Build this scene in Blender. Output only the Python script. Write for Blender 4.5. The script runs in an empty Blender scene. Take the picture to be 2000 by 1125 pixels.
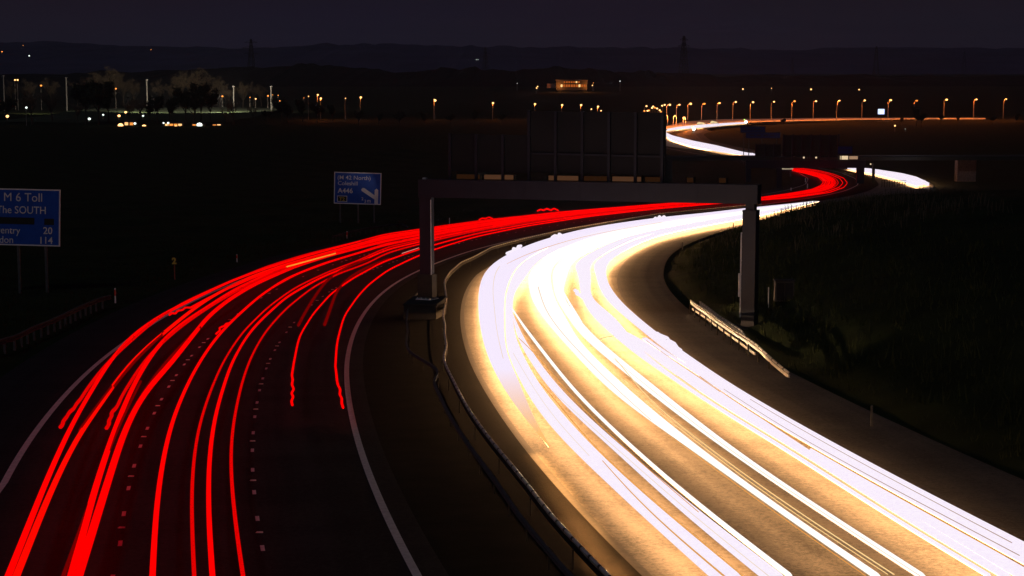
import bpy, math, random
import numpy as np
from mathutils import Vector
random.seed(7); rng=np.random.default_rng(7)
S=bpy.context.scene; COL=S.collection
# ------------------------------------------------------------------ camera, sky, fill sun, exposure
F=3500.; YH=120.; PITCH=math.atan2(562.5-YH,F); CP,SP=math.cos(PITCH),math.sin(PITCH)
cd=bpy.data.cameras.new('camera'); cam=bpy.data.objects.new('camera',cd); COL.objects.link(cam)
cd.sensor_width=36; cd.lens=F/2000*36; cd.clip_start=.5; cd.clip_end=30000
cam.rotation_euler=(math.pi/2-PITCH,0,0); S.camera=cam
W=bpy.data.worlds.new('World'); S.world=W; W.use_nodes=True
wn=W.node_tree.nodes; wl=W.node_tree.links; bg=wn['Background']
tc=wn.new('ShaderNodeTexCoord'); sx=wn.new('ShaderNodeSeparateXYZ'); cr=wn.new('ShaderNodeValToRGB')
nz=wn.new('ShaderNodeTexNoise'); nz.inputs['Scale'].default_value=3.2; nz.inputs['Detail'].default_value=4
mp=wn.new('ShaderNodeMapping'); mp.inputs['Scale'].default_value=(1,1,5)
wl.new(tc.outputs['Generated'],mp.inputs[0]); wl.new(mp.outputs[0],nz.inputs['Vector'])
wl.new(tc.outputs['Generated'],sx.inputs[0])
e=cr.color_ramp.elements; e[0].position=0.0; e[0].color=(.0095,.0068,.0165,1); e[1].position=.5; e[1].color=(.0035,.0028,.0075,1)
m1=e.new(.012); m1.color=(.0098,.0070,.0165,1); m2=e.new(.035); m2.color=(.0085,.0060,.0118,1)
wl.new(sx.outputs['Z'],cr.inputs[0])
mx=wn.new('ShaderNodeMix'); mx.data_type='RGBA'; mx.blend_type='MULTIPLY'; mx.inputs[0].default_value=.55
wl.new(cr.outputs[0],mx.inputs[6]); wl.new(nz.outputs['Color'],mx.inputs[7]); wl.new(mx.outputs[2],bg.inputs[0])
bg.inputs[1].default_value=1.6
sd=bpy.data.lights.new('fill_sun','SUN'); sd.energy=.16; sd.angle=math.radians(8); sd.color=(.78,.84,1.0)  # dim sun lamp added to lift the paint lines and steel
so=bpy.data.objects.new('fill_sun',sd); COL.objects.link(so); so.rotation_euler=(math.radians(48),0,math.radians(-28))
S.view_settings.view_transform='Standard'; S.view_settings.look='None'; S.view_settings.exposure=0; S.view_settings.gamma=1

# ------------------------------------------------------------------ ground profile and picture calibration
H0,G,YA,YB=10.4,.045,400.,690.
def zr(Y):
    t=min(max((Y-YA)/(YB-YA),0),1)
    return -H0-G*min(Y,YA)-G*(YB-YA)*(t-t*t/2)
def ray(px,py):
    x=px-1000;y=562.5-py;d=F*CP+y*SP
    return x/d,(-F*SP+y*CP)/d
def at(px,py,h=0.):
    a,b=ray(px,py); f=lambda Y:b*Y-zr(Y)-h
    Y=5.
    while Y<20000 and f(Y*1.03)>0: Y*=1.03
    lo,hi=Y,Y*1.03
    for _ in range(36):
        m=(lo+hi)/2
        if f(m)>0: lo=m
        else: hi=m
    return np.array((a*lo,lo,b*lo))
def atY(px,py,Y):
    a,b=ray(px,py); return np.array((a*Y,Y,b*Y))
def px2m(Y): return Y/F

# ------------------------------------------------------------------ materials
MATS={}
def nmat(name,build):
    if name in MATS: return MATS[name]
    m=bpy.data.materials.new(name); m.use_nodes=True; t=m.node_tree; build(t,t.nodes['Principled BSDF']); MATS[name]=m; return m
def noisy(name,c1,c2,scale=4.,rough=.7,bump=.0,metal=0.,stretch=(1,1,1),detail=6,spec=.5):
    def b(t,p):
        n=t.nodes.new('ShaderNodeTexNoise'); n.inputs['Scale'].default_value=scale; n.inputs['Detail'].default_value=detail
        tc=t.nodes.new('ShaderNodeTexCoord'); mp=t.nodes.new('ShaderNodeMapping'); mp.inputs['Scale'].default_value=stretch
        t.links.new(tc.outputs['Object'],mp.inputs[0]); t.links.new(mp.outputs[0],n.inputs['Vector'])
        r=t.nodes.new('ShaderNodeValToRGB'); r.color_ramp.elements[0].position=.32; r.color_ramp.elements[1].position=.68
        r.color_ramp.elements[0].color=(*c1,1); r.color_ramp.elements[1].color=(*c2,1)
        t.links.new(n.outputs['Fac'],r.inputs[0]); t.links.new(r.outputs[0],p.inputs['Base Color'])
        p.inputs['Roughness'].default_value=rough; p.inputs['Metallic'].default_value=metal; p.inputs['Specular IOR Level'].default_value=spec
        if bump:
            bn=t.nodes.new('ShaderNodeBump'); bn.inputs['Strength'].default_value=bump; bn.inputs['Distance'].default_value=.05
            t.links.new(n.outputs['Fac'],bn.inputs['Height']); t.links.new(bn.outputs[0],p.inputs['Normal'])
    return nmat(name,b)
def emis(name,col,strength):
    def b(t,p):
        p.inputs['Base Color'].default_value=(0,0,0,1); p.inputs['Specular IOR Level'].default_value=0
        p.inputs['Emission Color'].default_value=(*col,1); p.inputs['Emission Strength'].default_value=strength
    return nmat(name,b)
def asphalt(name,c1,c2,rough=.62):
    def b(t,p):
        L=t.links; tc=t.nodes.new('ShaderNodeTexCoord')
        a=t.nodes.new('ShaderNodeTexNoise'); a.inputs['Scale'].default_value=6.5; a.inputs['Detail'].default_value=10; a.inputs['Roughness'].default_value=.9
        c=t.nodes.new('ShaderNodeTexNoise'); c.inputs['Scale'].default_value=.35; c.inputs['Detail'].default_value=5
        uv=t.nodes.new('ShaderNodeMapping'); uv.inputs['Scale'].default_value=(1,14,1)   # x across, y along the lane
        d=t.nodes.new('ShaderNodeTexNoise'); d.inputs['Scale'].default_value=1.0; d.inputs['Detail'].default_value=3
        uv2=t.nodes.new('ShaderNodeMapping'); uv2.inputs['Scale'].default_value=(1.3,.012,1)
        L.new(tc.outputs['Object'],a.inputs['Vector']); L.new(tc.outputs['Object'],c.inputs['Vector'])
        L.new(tc.outputs['UV'],uv2.inputs[0]); L.new(uv2.outputs[0],d.inputs['Vector'])
        f=t.nodes.new('ShaderNodeTexNoise'); f.inputs['Scale'].default_value=1.; f.inputs['Detail'].default_value=2   # transverse roller marks
        uv3=t.nodes.new('ShaderNodeMapping'); uv3.inputs['Scale'].default_value=(.06,1.6,1)
        L.new(tc.outputs['UV'],uv3.inputs[0]); L.new(uv3.outputs[0],f.inputs['Vector'])
        def mth(op,x,y):
            m=t.nodes.new('ShaderNodeMath'); m.operation=op
            for i,v in enumerate((x,y)):
                if isinstance(v,float): m.inputs[i].default_value=v
                else: L.new(v,m.inputs[i])
            return m.outputs[0]
        s=mth('ADD',mth('MULTIPLY',a.outputs['Fac'],1.7),mth('MULTIPLY',c.outputs['Fac'],.35))
        s=mth('ADD',s,mth('MULTIPLY',d.outputs['Fac'],.45)); s=mth('ADD',s,mth('MULTIPLY',f.outputs['Fac'],.12))
        r=t.nodes.new('ShaderNodeValToRGB'); s=mth('MULTIPLY',s,.5); r.color_ramp.elements[0].position=.585; r.color_ramp.elements[1].position=.71
        r.color_ramp.elements[0].color=(*c1,1); r.color_ramp.elements[1].color=(*c2,1)
        L.new(s,r.inputs[0]); L.new(r.outputs[0],p.inputs['Base Color']); p.inputs['Roughness'].default_value=rough
        p.inputs['Specular IOR Level'].default_value=.08 if rough>=.8 else .35
        bn=t.nodes.new('ShaderNodeBump'); bn.inputs['Strength'].default_value=.5; bn.inputs['Distance'].default_value=.02
        L.new(a.outputs['Fac'],bn.inputs['Height']); L.new(bn.outputs[0],p.inputs['Normal'])
    return nmat(name,b)
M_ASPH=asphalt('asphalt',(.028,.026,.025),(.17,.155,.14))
M_ASPHL=asphalt('shade_asphalt',(.016,.0165,.018),(.042,.042,.044),.8)  # left carriageway copy, darkened in colour to hold down the red trail light
M_HARDL=asphalt('shade_shoulder_asphalt',(.015,.0155,.018),(.035,.035,.038),.85)  # shoulder copy with the same shade put into its colour
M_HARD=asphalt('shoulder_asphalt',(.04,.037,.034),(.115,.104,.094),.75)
M_LINE_SHADE=noisy('shade_road_paint',(.05,.048,.05),(.085,.08,.085),6,.7)  # line paint darkened in colour for the little light it gets
M_LINE=noisy('road_paint',(.62,.6,.58),(.82,.8,.78),6,.6)
M_GRASS=noisy('grass',(.009,.014,.004),(.022,.032,.008),.35,.95,.6,spec=.1)
M_MEDIAN=noisy('median_earth',(.006,.005,.004),(.014,.012,.009),.8,.95,.5,spec=.1)
M_STEEL=noisy('painted_steel',(.017,.0165,.024),(.023,.022,.031),1.2,.55)
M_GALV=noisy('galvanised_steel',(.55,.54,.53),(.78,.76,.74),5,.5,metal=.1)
def _lit_edge(t,p):
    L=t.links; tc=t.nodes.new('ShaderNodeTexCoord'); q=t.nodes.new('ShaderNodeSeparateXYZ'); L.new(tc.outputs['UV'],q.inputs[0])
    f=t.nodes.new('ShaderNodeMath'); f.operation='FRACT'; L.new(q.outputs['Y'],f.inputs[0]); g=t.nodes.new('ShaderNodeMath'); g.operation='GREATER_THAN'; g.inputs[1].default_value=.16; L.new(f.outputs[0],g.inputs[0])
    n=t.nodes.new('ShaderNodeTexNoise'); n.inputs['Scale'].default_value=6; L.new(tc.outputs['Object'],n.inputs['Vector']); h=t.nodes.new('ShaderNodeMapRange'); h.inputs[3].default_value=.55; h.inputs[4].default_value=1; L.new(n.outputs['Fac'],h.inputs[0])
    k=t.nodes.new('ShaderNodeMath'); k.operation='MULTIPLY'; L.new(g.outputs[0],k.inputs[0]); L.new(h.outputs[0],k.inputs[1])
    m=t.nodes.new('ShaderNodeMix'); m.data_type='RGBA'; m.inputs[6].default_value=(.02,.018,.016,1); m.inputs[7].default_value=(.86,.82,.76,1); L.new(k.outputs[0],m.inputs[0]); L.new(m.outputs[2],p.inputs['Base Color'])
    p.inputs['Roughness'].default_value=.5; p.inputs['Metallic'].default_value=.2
M_LITEDGE=nmat('lit_edge_steel',_lit_edge)  # pale bands and dark gaps paint the dashed lit edge of the rail
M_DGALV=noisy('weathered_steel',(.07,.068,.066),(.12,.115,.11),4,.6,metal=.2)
M_CONC=noisy('concrete',(.011,.011,.012),(.02,.019,.02),1.5,.85,.3)
M_DARK=noisy('dark_cladding',(.02,.018,.012),(.035,.03,.02),3,.8)
M_PANEL=noisy('sign_back',(.009,.0065,.007),(.014,.010,.010),.8,.9)
M_BLUE=noisy('sign_blue',(.008,.07,.42),(.012,.085,.48),2,.5)
M_WHITE=noisy('sign_white',(.8,.76,.72),(.88,.84,.8),2,.5)
M_BLACK=noisy('sign_black',(.01,.01,.01),(.016,.014,.012),2,.6)
M_YEL=noisy('sign_yellow',(.75,.5,.05),(.8,.55,.08),2,.5)
M_BARK=noisy('bark',(.035,.028,.02),(.07,.055,.04),3,.9,.5)
M_TWIG=noisy('bare_twigs',(.12,.09,.055),(.24,.18,.11),2,.9)
M_LEAF=noisy('dark_foliage',(.015,.02,.01),(.04,.05,.02),1.5,.9)
M_HILL=noisy('hazy_wooded_hill',(.05,.05,.10),(.09,.085,.17),.004,1,spec=0)  # blue distance haze put into the hill colour
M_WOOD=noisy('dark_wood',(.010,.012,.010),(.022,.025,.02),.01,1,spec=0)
M_BRICK=noisy('brick',(.16,.09,.07),(.26,.16,.12),2,.85)
M_ROOF=noisy('roof_slate',(.04,.035,.035),(.07,.06,.06),2,.8)
M_RED=emis('tail_light_red',(1,0,0),1.02)
M_RED2=emis('tail_light_deep_red',(1,.0,.0),.72)
M_RED3=emis('tail_light_orange_red',(1,.0025,.0),1.0)
M_REDDIM=emis('tail_light_dim',(1,0,.0),.16)
M_REDMID=emis('tail_light_faint',(1,0,.0),.55)
def _lav(t,p):
    L=t.links; tc=t.nodes.new('ShaderNodeTexCoord'); n=t.nodes.new('ShaderNodeTexNoise'); n.inputs['Scale'].default_value=7; n.inputs['Detail'].default_value=6; n.inputs['Roughness'].default_value=.8; L.new(tc.outputs['Object'],n.inputs['Vector'])
    r=t.nodes.new('ShaderNodeValToRGB'); r.color_ramp.elements[0].position=.38; r.color_ramp.elements[1].position=.62; r.color_ramp.elements[0].color=(.93,.82,.98,1); r.color_ramp.elements[1].color=(1,.92,1,1)
    L.new(n.outputs['Fac'],r.inputs[0]); L.new(r.outputs[0],p.inputs['Emission Color']); p.inputs['Emission Strength'].default_value=1.; p.inputs['Base Color'].default_value=(0,0,0,1); p.inputs['Specular IOR Level'].default_value=0
M_LAV=nmat('headlight_lavender',_lav)
def _fade(t,p):
    L=t.links; g=t.nodes.new('ShaderNodeNewGeometry'); q=t.nodes.new('ShaderNodeSeparateXYZ'); L.new(g.outputs['Position'],q.inputs[0]); r=t.nodes.new('ShaderNodeMapRange'); r.inputs[1].default_value=59; r.inputs[2].default_value=76; L.new(q.outputs['Y'],r.inputs[0])
    m=t.nodes.new('ShaderNodeMix'); m.data_type='RGBA'; m.inputs[6].default_value=(1,.52,.17,1); m.inputs[7].default_value=(.93,.83,1,1); L.new(r.outputs[0],m.inputs[0]); L.new(m.outputs[2],p.inputs['Emission Color']); p.inputs['Emission Strength'].default_value=1.; p.inputs['Base Color'].default_value=(0,0,0,1); p.inputs['Specular IOR Level'].default_value=0
M_LAVF=nmat('headlight_fading',_fade)
M_WHT=emis('headlight_white',(1,.97,.93),1.15)
M_YLW=emis('headlight_amber',(1,.78,.38),.9)
M_ORL=emis('headlight_thin_orange',(1,.47,.12),.75)
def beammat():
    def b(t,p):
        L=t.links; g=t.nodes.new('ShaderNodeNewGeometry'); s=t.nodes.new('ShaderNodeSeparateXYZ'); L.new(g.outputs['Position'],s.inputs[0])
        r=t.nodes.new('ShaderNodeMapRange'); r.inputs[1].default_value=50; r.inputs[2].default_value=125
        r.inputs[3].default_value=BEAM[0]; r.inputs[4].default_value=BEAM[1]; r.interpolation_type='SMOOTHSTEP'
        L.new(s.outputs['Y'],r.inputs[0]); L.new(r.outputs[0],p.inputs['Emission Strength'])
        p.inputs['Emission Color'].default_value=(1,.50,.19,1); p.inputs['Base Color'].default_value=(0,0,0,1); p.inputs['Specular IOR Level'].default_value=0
    return nmat('headlight_fill',b)
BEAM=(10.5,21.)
M_BEAM=beammat()  # strong glow on the trail undersides, added to light the road

# ------------------------------------------------------------------ mesh helpers
def root_of(o):
    while o.parent: o=o.parent
    return o
class MB:
    def __init__(s): s.v=[];s.f=[];s.m=[];s.uv=None
    def add(s,vs,fs,mi=0):
        n=len(s.v); s.v+=[tuple(float(c) for c in v) for v in vs]; s.f+=[tuple(i+n for i in f) for f in fs]; s.m+=[mi]*len(fs); return s
    def box(s,c,sz,rz=0,mi=0,rx=0):
        cx,cy,cz=c; a,b,h=sz[0]/2,sz[1]/2,sz[2]/2; C,Sn=math.cos(rz),math.sin(rz); vs=[]
        for z in(-h,h):
            for x,y in((-a,-b),(a,-b),(a,b),(-a,b)):
                vs.append((cx+x*C-y*Sn,cy+x*Sn+y*C,cz+z))
        return s.add(vs,[(3,2,1,0),(4,5,6,7),(0,1,5,4),(1,2,6,5),(2,3,7,6),(3,0,4,7)],mi)
    def hexa(s,p,mi=0):  # 8 pts: bottom loop then top loop
        return s.add(p,[(3,2,1,0),(4,5,6,7),(0,1,5,4),(1,2,6,5),(2,3,7,6),(3,0,4,7)],mi)
    def bar(s,a,b,w,d=None,mi=0):  # square section between two points
        a=Vector(a);b=Vector(b);d=w if d is None else d; z=(b-a).normalized()
        x=z.cross(Vector((0,1,0))); x=Vector((1,0,0)) if x.length<1e-3 else x.normalized(); y=z.cross(x).normalized()
        vs=[q+x*(i*w/2)+y*(j*d/2) for q in(a,b) for i,j in((-1,-1),(1,-1),(1,1),(-1,1))]
        return s.hexa(vs,mi)
    def tube(s,P,r,n=6,mi=0,cap=True,flat=1.):
        P=[Vector(p) for p in P]; R=r if hasattr(r,'__len__') else [r]*len(P); vs=[];fs=[]
        for i,p in enumerate(P):
            t=(P[min(i+1,len(P)-1)]-P[max(i-1,0)]); t=t.normalized() if t.length>1e-6 else Vector((0,1,0))
            u=t.cross(Vector((0,0,1))); u=Vector((1,0,0)) if u.length<.05 else u.normalized(); w=u.cross(t).normalized()
            for k in range(n):
                a=2*math.pi*k/n; vs.append(p+u*(math.cos(a)*R[i])+w*(math.sin(a)*R[i]*flat))
        for i in range(len(P)-1):
            for k in range(n): fs.append((i*n+k,i*n+(k+1)%n,(i+1)*n+(k+1)%n,(i+1)*n+k))
        if cap: fs+=[tuple(range(n))[::-1],tuple(range((len(P)-1)*n,len(P)*n))]
        return s.add(vs,fs,mi)
    def ball(s,c,r,n=8,mi=0,sz=1.):
        vs=[(c[0],c[1],c[2]-r*sz)];fs=[];m=n//2
        for i in range(1,m):
            a=math.pi*i/m-math.pi/2
            for k in range(n): b=2*math.pi*k/n; vs.append((c[0]+r*math.cos(a)*math.cos(b),c[1]+r*math.cos(a)*math.sin(b),c[2]+r*sz*math.sin(a)))
        vs.append((c[0],c[1],c[2]+r*sz)); L=len(vs)-1
        for k in range(n):
            fs.append((0,1+(k+1)%n,1+k)); fs.append((L,L-n+k,L-n+(k+1)%n))
            for i in range(m-2): a=1+i*n; fs.append((a+k,a+(k+1)%n,a+n+(k+1)%n,a+n+k))
        return s.add(vs,fs,mi)
    def build(s,name,mats,parent=None,smooth=False,origin=None):
        mats=mats if isinstance(mats,(list,tuple)) else [mats]
        if parent is not None: o0=np.array(root_of(parent).location)
        elif origin is not None: o0=np.array(origin,float)
        else:
            A=np.array(s.v); o0=A.mean(0); o0[2]=A[:,2].min()
        me=bpy.data.meshes.new(name); me.from_pydata([tuple(np.array(v)-o0) for v in s.v],[],s.f)
        for m in mats: me.materials.append(m)
        if len(mats)>1: me.polygons.foreach_set('material_index',s.m)
        if smooth: me.polygons.foreach_set('use_smooth',[True]*len(s.f))
        if s.uv is not None:
            uvl=me.uv_layers.new(name='UVMap')
            for lp in me.loops: uvl.data[lp.index].uv=s.uv[lp.vertex_index]
        me.update(); o=bpy.data.objects.new(name,me); COL.objects.link(o)
        if parent is not None: o.parent=parent
        else: o.location=o0
        return o
def tag(o,label,cat,group=None):
    o['label']=label; o['category']=cat
    if group: o['group']=group
    return o
def thing(name,loc,label,cat,group=None):
    o=bpy.data.objects.new(name,None); COL.objects.link(o); o.location=tuple(float(c) for c in loc); o.empty_display_size=.3
    return tag(o,label,cat,group)
def struct(o,kind='structure'): o['kind']=kind; return o
def copy_tree(o,parent=None):
    c=o.copy(); COL.objects.link(c); c.parent=parent
    for ch in list(o.children): copy_tree(ch,c)
    return c
ORD=['first','second','third','fourth','fifth','sixth','seventh','eighth','ninth','tenth','eleventh','twelfth','thirteenth','fourteenth','fifteenth','sixteenth','seventeenth','eighteenth','nineteenth','twentieth','twenty-first','twenty-second','twenty-third','twenty-fourth','twenty-fifth','twenty-sixth']

# ------------------------------------------------------------------ road alignment in plan
def pchip(xs,ys,q):
    xs=np.array(xs,float); ys=np.array(ys,float); h=np.diff(xs); d=np.diff(ys)/h; m=np.zeros(len(xs)); m[0]=d[0]; m[-1]=d[-1]
    for i in range(1,len(xs)-1):
        if d[i-1]*d[i]>0: w1=2*h[i]+h[i-1]; w2=h[i]+2*h[i-1]; m[i]=(w1+w2)/(w1/d[i-1]+w2/d[i])
    k=np.clip(np.searchsorted(xs,q)-1,0,len(xs)-2); t=(q-xs[k])/h[k]
    return ys[k]*(2*t**3-3*t**2+1)+m[k]*h[k]*(t**3-2*t**2+t)+ys[k+1]*(-2*t**3+3*t**2)+m[k+1]*h[k]*(t**3-t**2)
def resample(P,step,k=0):
    P=np.array(P,float); d=np.r_[0,np.cumsum(np.linalg.norm(np.diff(P[:,:2],axis=0),axis=1))]
    n=max(2,int(d[-1]/step)+1); s=np.linspace(0,d[-1],n)
    Q=np.stack([np.interp(s,d,P[:,i]) for i in range(P.shape[1])],1)
    for _ in range(k): Q[1:-1]=(Q[:-2]+2*Q[1:-1]+Q[2:])/4
    return Q
CC=[(6.4,10),(3.2,28),(.45,42),(-2.3,60),(-4.8,83),(-5.9,103),(-6.1,117),(-5.9,129),(-5.0,143),(-1.9,169),(3,192),(10.3,218),(19.9,247),(31,270),(42,293),(53,322),(63,348),(75,388),(88,440),(97,490),(102,540),(101,580),(96,640),(85,690),(77,740),(73,800),(77,870),(90,930),(110,975),(140,1020),(185,1058),(280,1095),(420,1125)]
C=resample(CC,1.5,60); CT=np.gradient(C,axis=0); CT/=np.linalg.norm(CT,axis=1)[:,None]; CN=np.stack([CT[:,1],-CT[:,0]],1) # right-hand normal
CS=np.r_[0,np.cumsum(np.linalg.norm(np.diff(C,axis=0),axis=1))]
def off_of(p):
    d=C-np.array(p[:2]); i=int(np.argmin((d**2).sum(1))); return i,float(np.dot(np.array(p[:2])-C[i],CN[i]))
L0=[(0,950),(35,894),(87,825),(140,761),(178,720),(217,685),(269,649),(308,626),(385,586),(451,558),(525,526),(609,502)]
L1=[(230,1061),(240,1003),(252,953),(265,910),(277,871),(288,837),(301,807),(316,780),(330,755),(346,733),(359,712),(374,695),(388,678),(404,662),(434,637),(463,613),(508,582),(543,565),(595,540),(648,517)]
L2=[(511,1070),(503,1013),(497,961),(495,918),(494,879),(495,845),(497,814),(501,786),(507,762),(513,739),(519,720),(527,701),(537,684),(545,669),(560,649),(576,630),(609,596),(630,579)]
L3=[(812,1125),(782,1062),(757,1005),(730,942),(708,890),(693,834),(682,795),(676,745),(678,710),(686,671),(701,630),(722,595),(754,566),(789,544),(817,530),(848,515),(890,500)]
R0=[(1261,1125),(1195,1058),(1135,995),(1079,925),(1034,879),(995,830),(964,785),(943,750),(925,710),(908,671),(904,629),(908,587),(917,559),(936,535)]
R3=[(1425,434),(1340,452),(1300,470),(1247,500),(1209,521),(1200,545),(1209,566),(1226,591),(1244,608)]
def offsets(L,default=None):
    a=np.array([off_of(at(*p)) for p in L]); a=a[np.argsort(a[:,0])]; i=a[:,0]; o=a[:,1]
    deg=3 if len(i)>8 else 1
    c=np.polyfit(i,o,deg); q=np.arange(len(C)); r=np.polyval(c,np.clip(q,i[0],i[-1]))
    return r
OF={n:offsets(l) for n,l in dict(L0=L0,L1=L1,L2=L2,L3=L3,R0=R0,R3=R3).items()}
def offline(o,i0=0,i1=None,h=0.):
    i1=len(C) if i1 is None else i1; o=np.broadcast_to(o,(len(C),)); P=C+CN*o[:,None]
    return [(P[i,0],P[i,1],zr(P[i,1])+h) for i in range(i0,i1)]
def strip(A,B,uvw=None):
    m=MB(); n=len(A); A=np.array(A);B=np.array(B); K=max(1,int(np.linalg.norm(A[n//2]-B[n//2])/4)) 
    vs=[];uv=[]; s=0
    for i in range(n):
        if i: s+=np.linalg.norm((A[i]-A[i-1])[:2])
        for k in range(K+1): vs.append(A[i]+(B[i]-A[i])*k/K); uv.append((k/K*np.linalg.norm(A[i]-B[i]),s))
    fs=[(i*(K+1)+k,i*(K+1)+k+1,(i+1)*(K+1)+k+1,(i+1)*(K+1)+k) for i in range(n-1) for k in range(K)]
    m.add(vs,fs); m.uv=uv; return m
def zline(P,w,h):  # painted line following points
    P=np.array(P); T=np.gradient(P[:,:2],axis=0); T/=np.linalg.norm(T,axis=1)[:,None]; N=np.stack([T[:,1],-T[:,0]],1)
    A=[(p[0]-n[0]*w/2,p[1]-n[1]*w/2,p[2]+h) for p,n in zip(P,N)]; B=[(p[0]+n[0]*w/2,p[1]+n[1]*w/2,p[2]+h) for p,n in zip(P,N)]
    return A,B
# carriageway surfaces
hsL=OF['L0']-3.6; hsR=OF['R3']+3.5
q=np.arange(len(C))
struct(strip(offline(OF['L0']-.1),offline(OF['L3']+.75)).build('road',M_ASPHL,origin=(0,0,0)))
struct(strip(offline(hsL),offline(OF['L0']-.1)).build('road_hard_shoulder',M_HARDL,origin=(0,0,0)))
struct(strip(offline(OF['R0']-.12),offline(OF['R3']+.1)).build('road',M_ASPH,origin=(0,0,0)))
M_MARG=asphalt('shade_margin',(.004,.0032,.003),(.010,.008,.007),.85)  # margin asphalt darkened so headlight spill does not show on it
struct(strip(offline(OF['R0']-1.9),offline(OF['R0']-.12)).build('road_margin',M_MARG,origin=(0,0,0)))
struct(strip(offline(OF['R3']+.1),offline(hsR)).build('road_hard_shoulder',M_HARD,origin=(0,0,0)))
def solid(name,o,w,mt=None): 
    A,B=zline(offline(o),w,.004); struct(strip(A,B).build(name,mt or M_LINE,origin=(0,0,0)))
solid('road_edge_line',OF['L0'],.22); solid('road_edge_line',OF['L3'],.22); solid('road_edge_line',OF['R0'],.24,M_LINE_SHADE); solid('road_edge_line',OF['R3'],.20,M_LINE_SHADE)
# dashes measured in the photograph: pairs of marks about 5.5 m apart with a bright stud between every other pair
M_STUD=noisy('reflective_stud',(.85,.8,.7),(.95,.9,.8),3,.3)
def lane(Ls,o,lab):
    P=np.array(offline(o)); d=np.r_[0,np.cumsum(np.linalg.norm(np.diff(P[:,:2],axis=0),axis=1))]
    ss=[]; dd=np.arange(0,d[-1],.1); P_=P; P=np.stack([np.interp(dd,d,P[:,i]) for i in range(3)],1); d=dd
    for p in Ls:
        w=at(*p); i=int(np.argmin(((P[:,:2]-w[:2])**2).sum(1))); ss.append(d[i])
    gaps=np.diff(ss); s0=ss[0]; ss=list(ss)
    step=(ss[12]-ss[0])/12
    while ss[0]>d[0]+step: ss.insert(0,ss[0]-step)
    while ss[-1]<380: ss.append(ss[-1]+step)
    m=MB()
    for k,s in enumerate(ss):
        Q=np.stack([np.interp([s-.33,s,s+.33],d,P[:,i]) for i in range(3)],1); A,B=zline(Q,.11,.004)
        for i in range(2): m.add([A[i],B[i],B[i+1],A[i+1]],[(0,1,2,3)])
    struct(m.build('road_lane_marking',M_LINE,origin=(0,0,0)))
    n=0
    i0=ss.index(s0)
    for k in range(i0%2,len(ss)-1,2):
        s=(ss[k]+ss[k+1])/2
        if not 25<s<190: continue
        c=[np.interp(s,d,P[:,i]) for i in range(3)]
        o_=MB(); o_.box((c[0],c[1],c[2]+.015),(.17,.08,.03)); o_.box((c[0],c[1]-.052,c[2]+.018),(.2,.006,.02))
        tag(o_.build('road_stud',M_STUD),f'bright road stud, {ORD[n]} from the bottom on the dashed line {lab}','road stud','reflective studs between the lane dashes'); n+=1
lane(L1,OF['L1'],'beside thick red trails')
lane(L2,OF['L2'],'beside thin red trails')
# ------------------------------------------------------------------ ground sheet with the cutting bank on the right
xs=np.r_[-9000,-6000,-4000,-2500,-1500,-1000,-700,-500,-380,-300,-240,-200,np.arange(-170,250,2.6),260,290,330,400,500,700,1000,1500,2500,4000,6000,9000]
ys=np.r_[-30,-10,4,np.arange(12,330,2.6),np.arange(332,720,7),740,800,900,1000,1150,1300,1500,1800,2200,3000,4200,6000,9000,15000]
GX,GY=np.meshgrid(xs,ys); GZ=np.vectorize(zr)(GY); 
def bank_h(x,y,o,i):
    if o<19 or y>470: return 0.
    hm=min(7.2,10.15-.0262*y) if y<385 else 0.
    hm=max(hm,0); t=(o-19)*.45
    return max(0.,hm*(1-math.exp(-(t/max(hm,.01))*1.25))) if hm>0 else 0.
def lump(x,y): return .18*math.sin(x*.31+y*.17)+.14*math.sin(x*.13-y*.23+1.3)+.08*math.sin(x*.9+2*math.sin(y*.4))
def ground_z(x,y):
    z=zr(y); 
    if -170<x<250 and y<1000:
        i,o=off_of((x,y))
        if hsL[i]-1<o<hsR[i]+1: return z-.10
        if y<500 and o>0:
            b=bank_h(x,y,o,i); z+=b; z+=lump(x,y)*min(1,b/2) if b else -.05
        elif o<0: z+=lump(x,y)*min(1,max(0,(hsL[i]-3-o)/8))*.8-.04
    else: z+=0
    return z
for a in range(GX.shape[0]):
    for b in range(GX.shape[1]): GZ[a,b]=ground_z(GX[a,b],GY[a,b])
gm=MB(); nx=len(xs)
gm.add(np.stack([GX.ravel(),GY.ravel(),GZ.ravel()],1),[(a*nx+b,a*nx+b+1,(a+1)*nx+b+1,(a+1)*nx+b) for a in range(len(ys)-1) for b in range(nx-1)])
struct(gm.build('ground',M_GRASS,smooth=True,origin=(0,0,0)))
struct(strip(offline(OF['L3']+.75,0,330,-.02),offline(OF['R0']-1.9,0,330,-.02)).build('ground_median',M_MEDIAN,origin=(0,0,0)))

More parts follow.
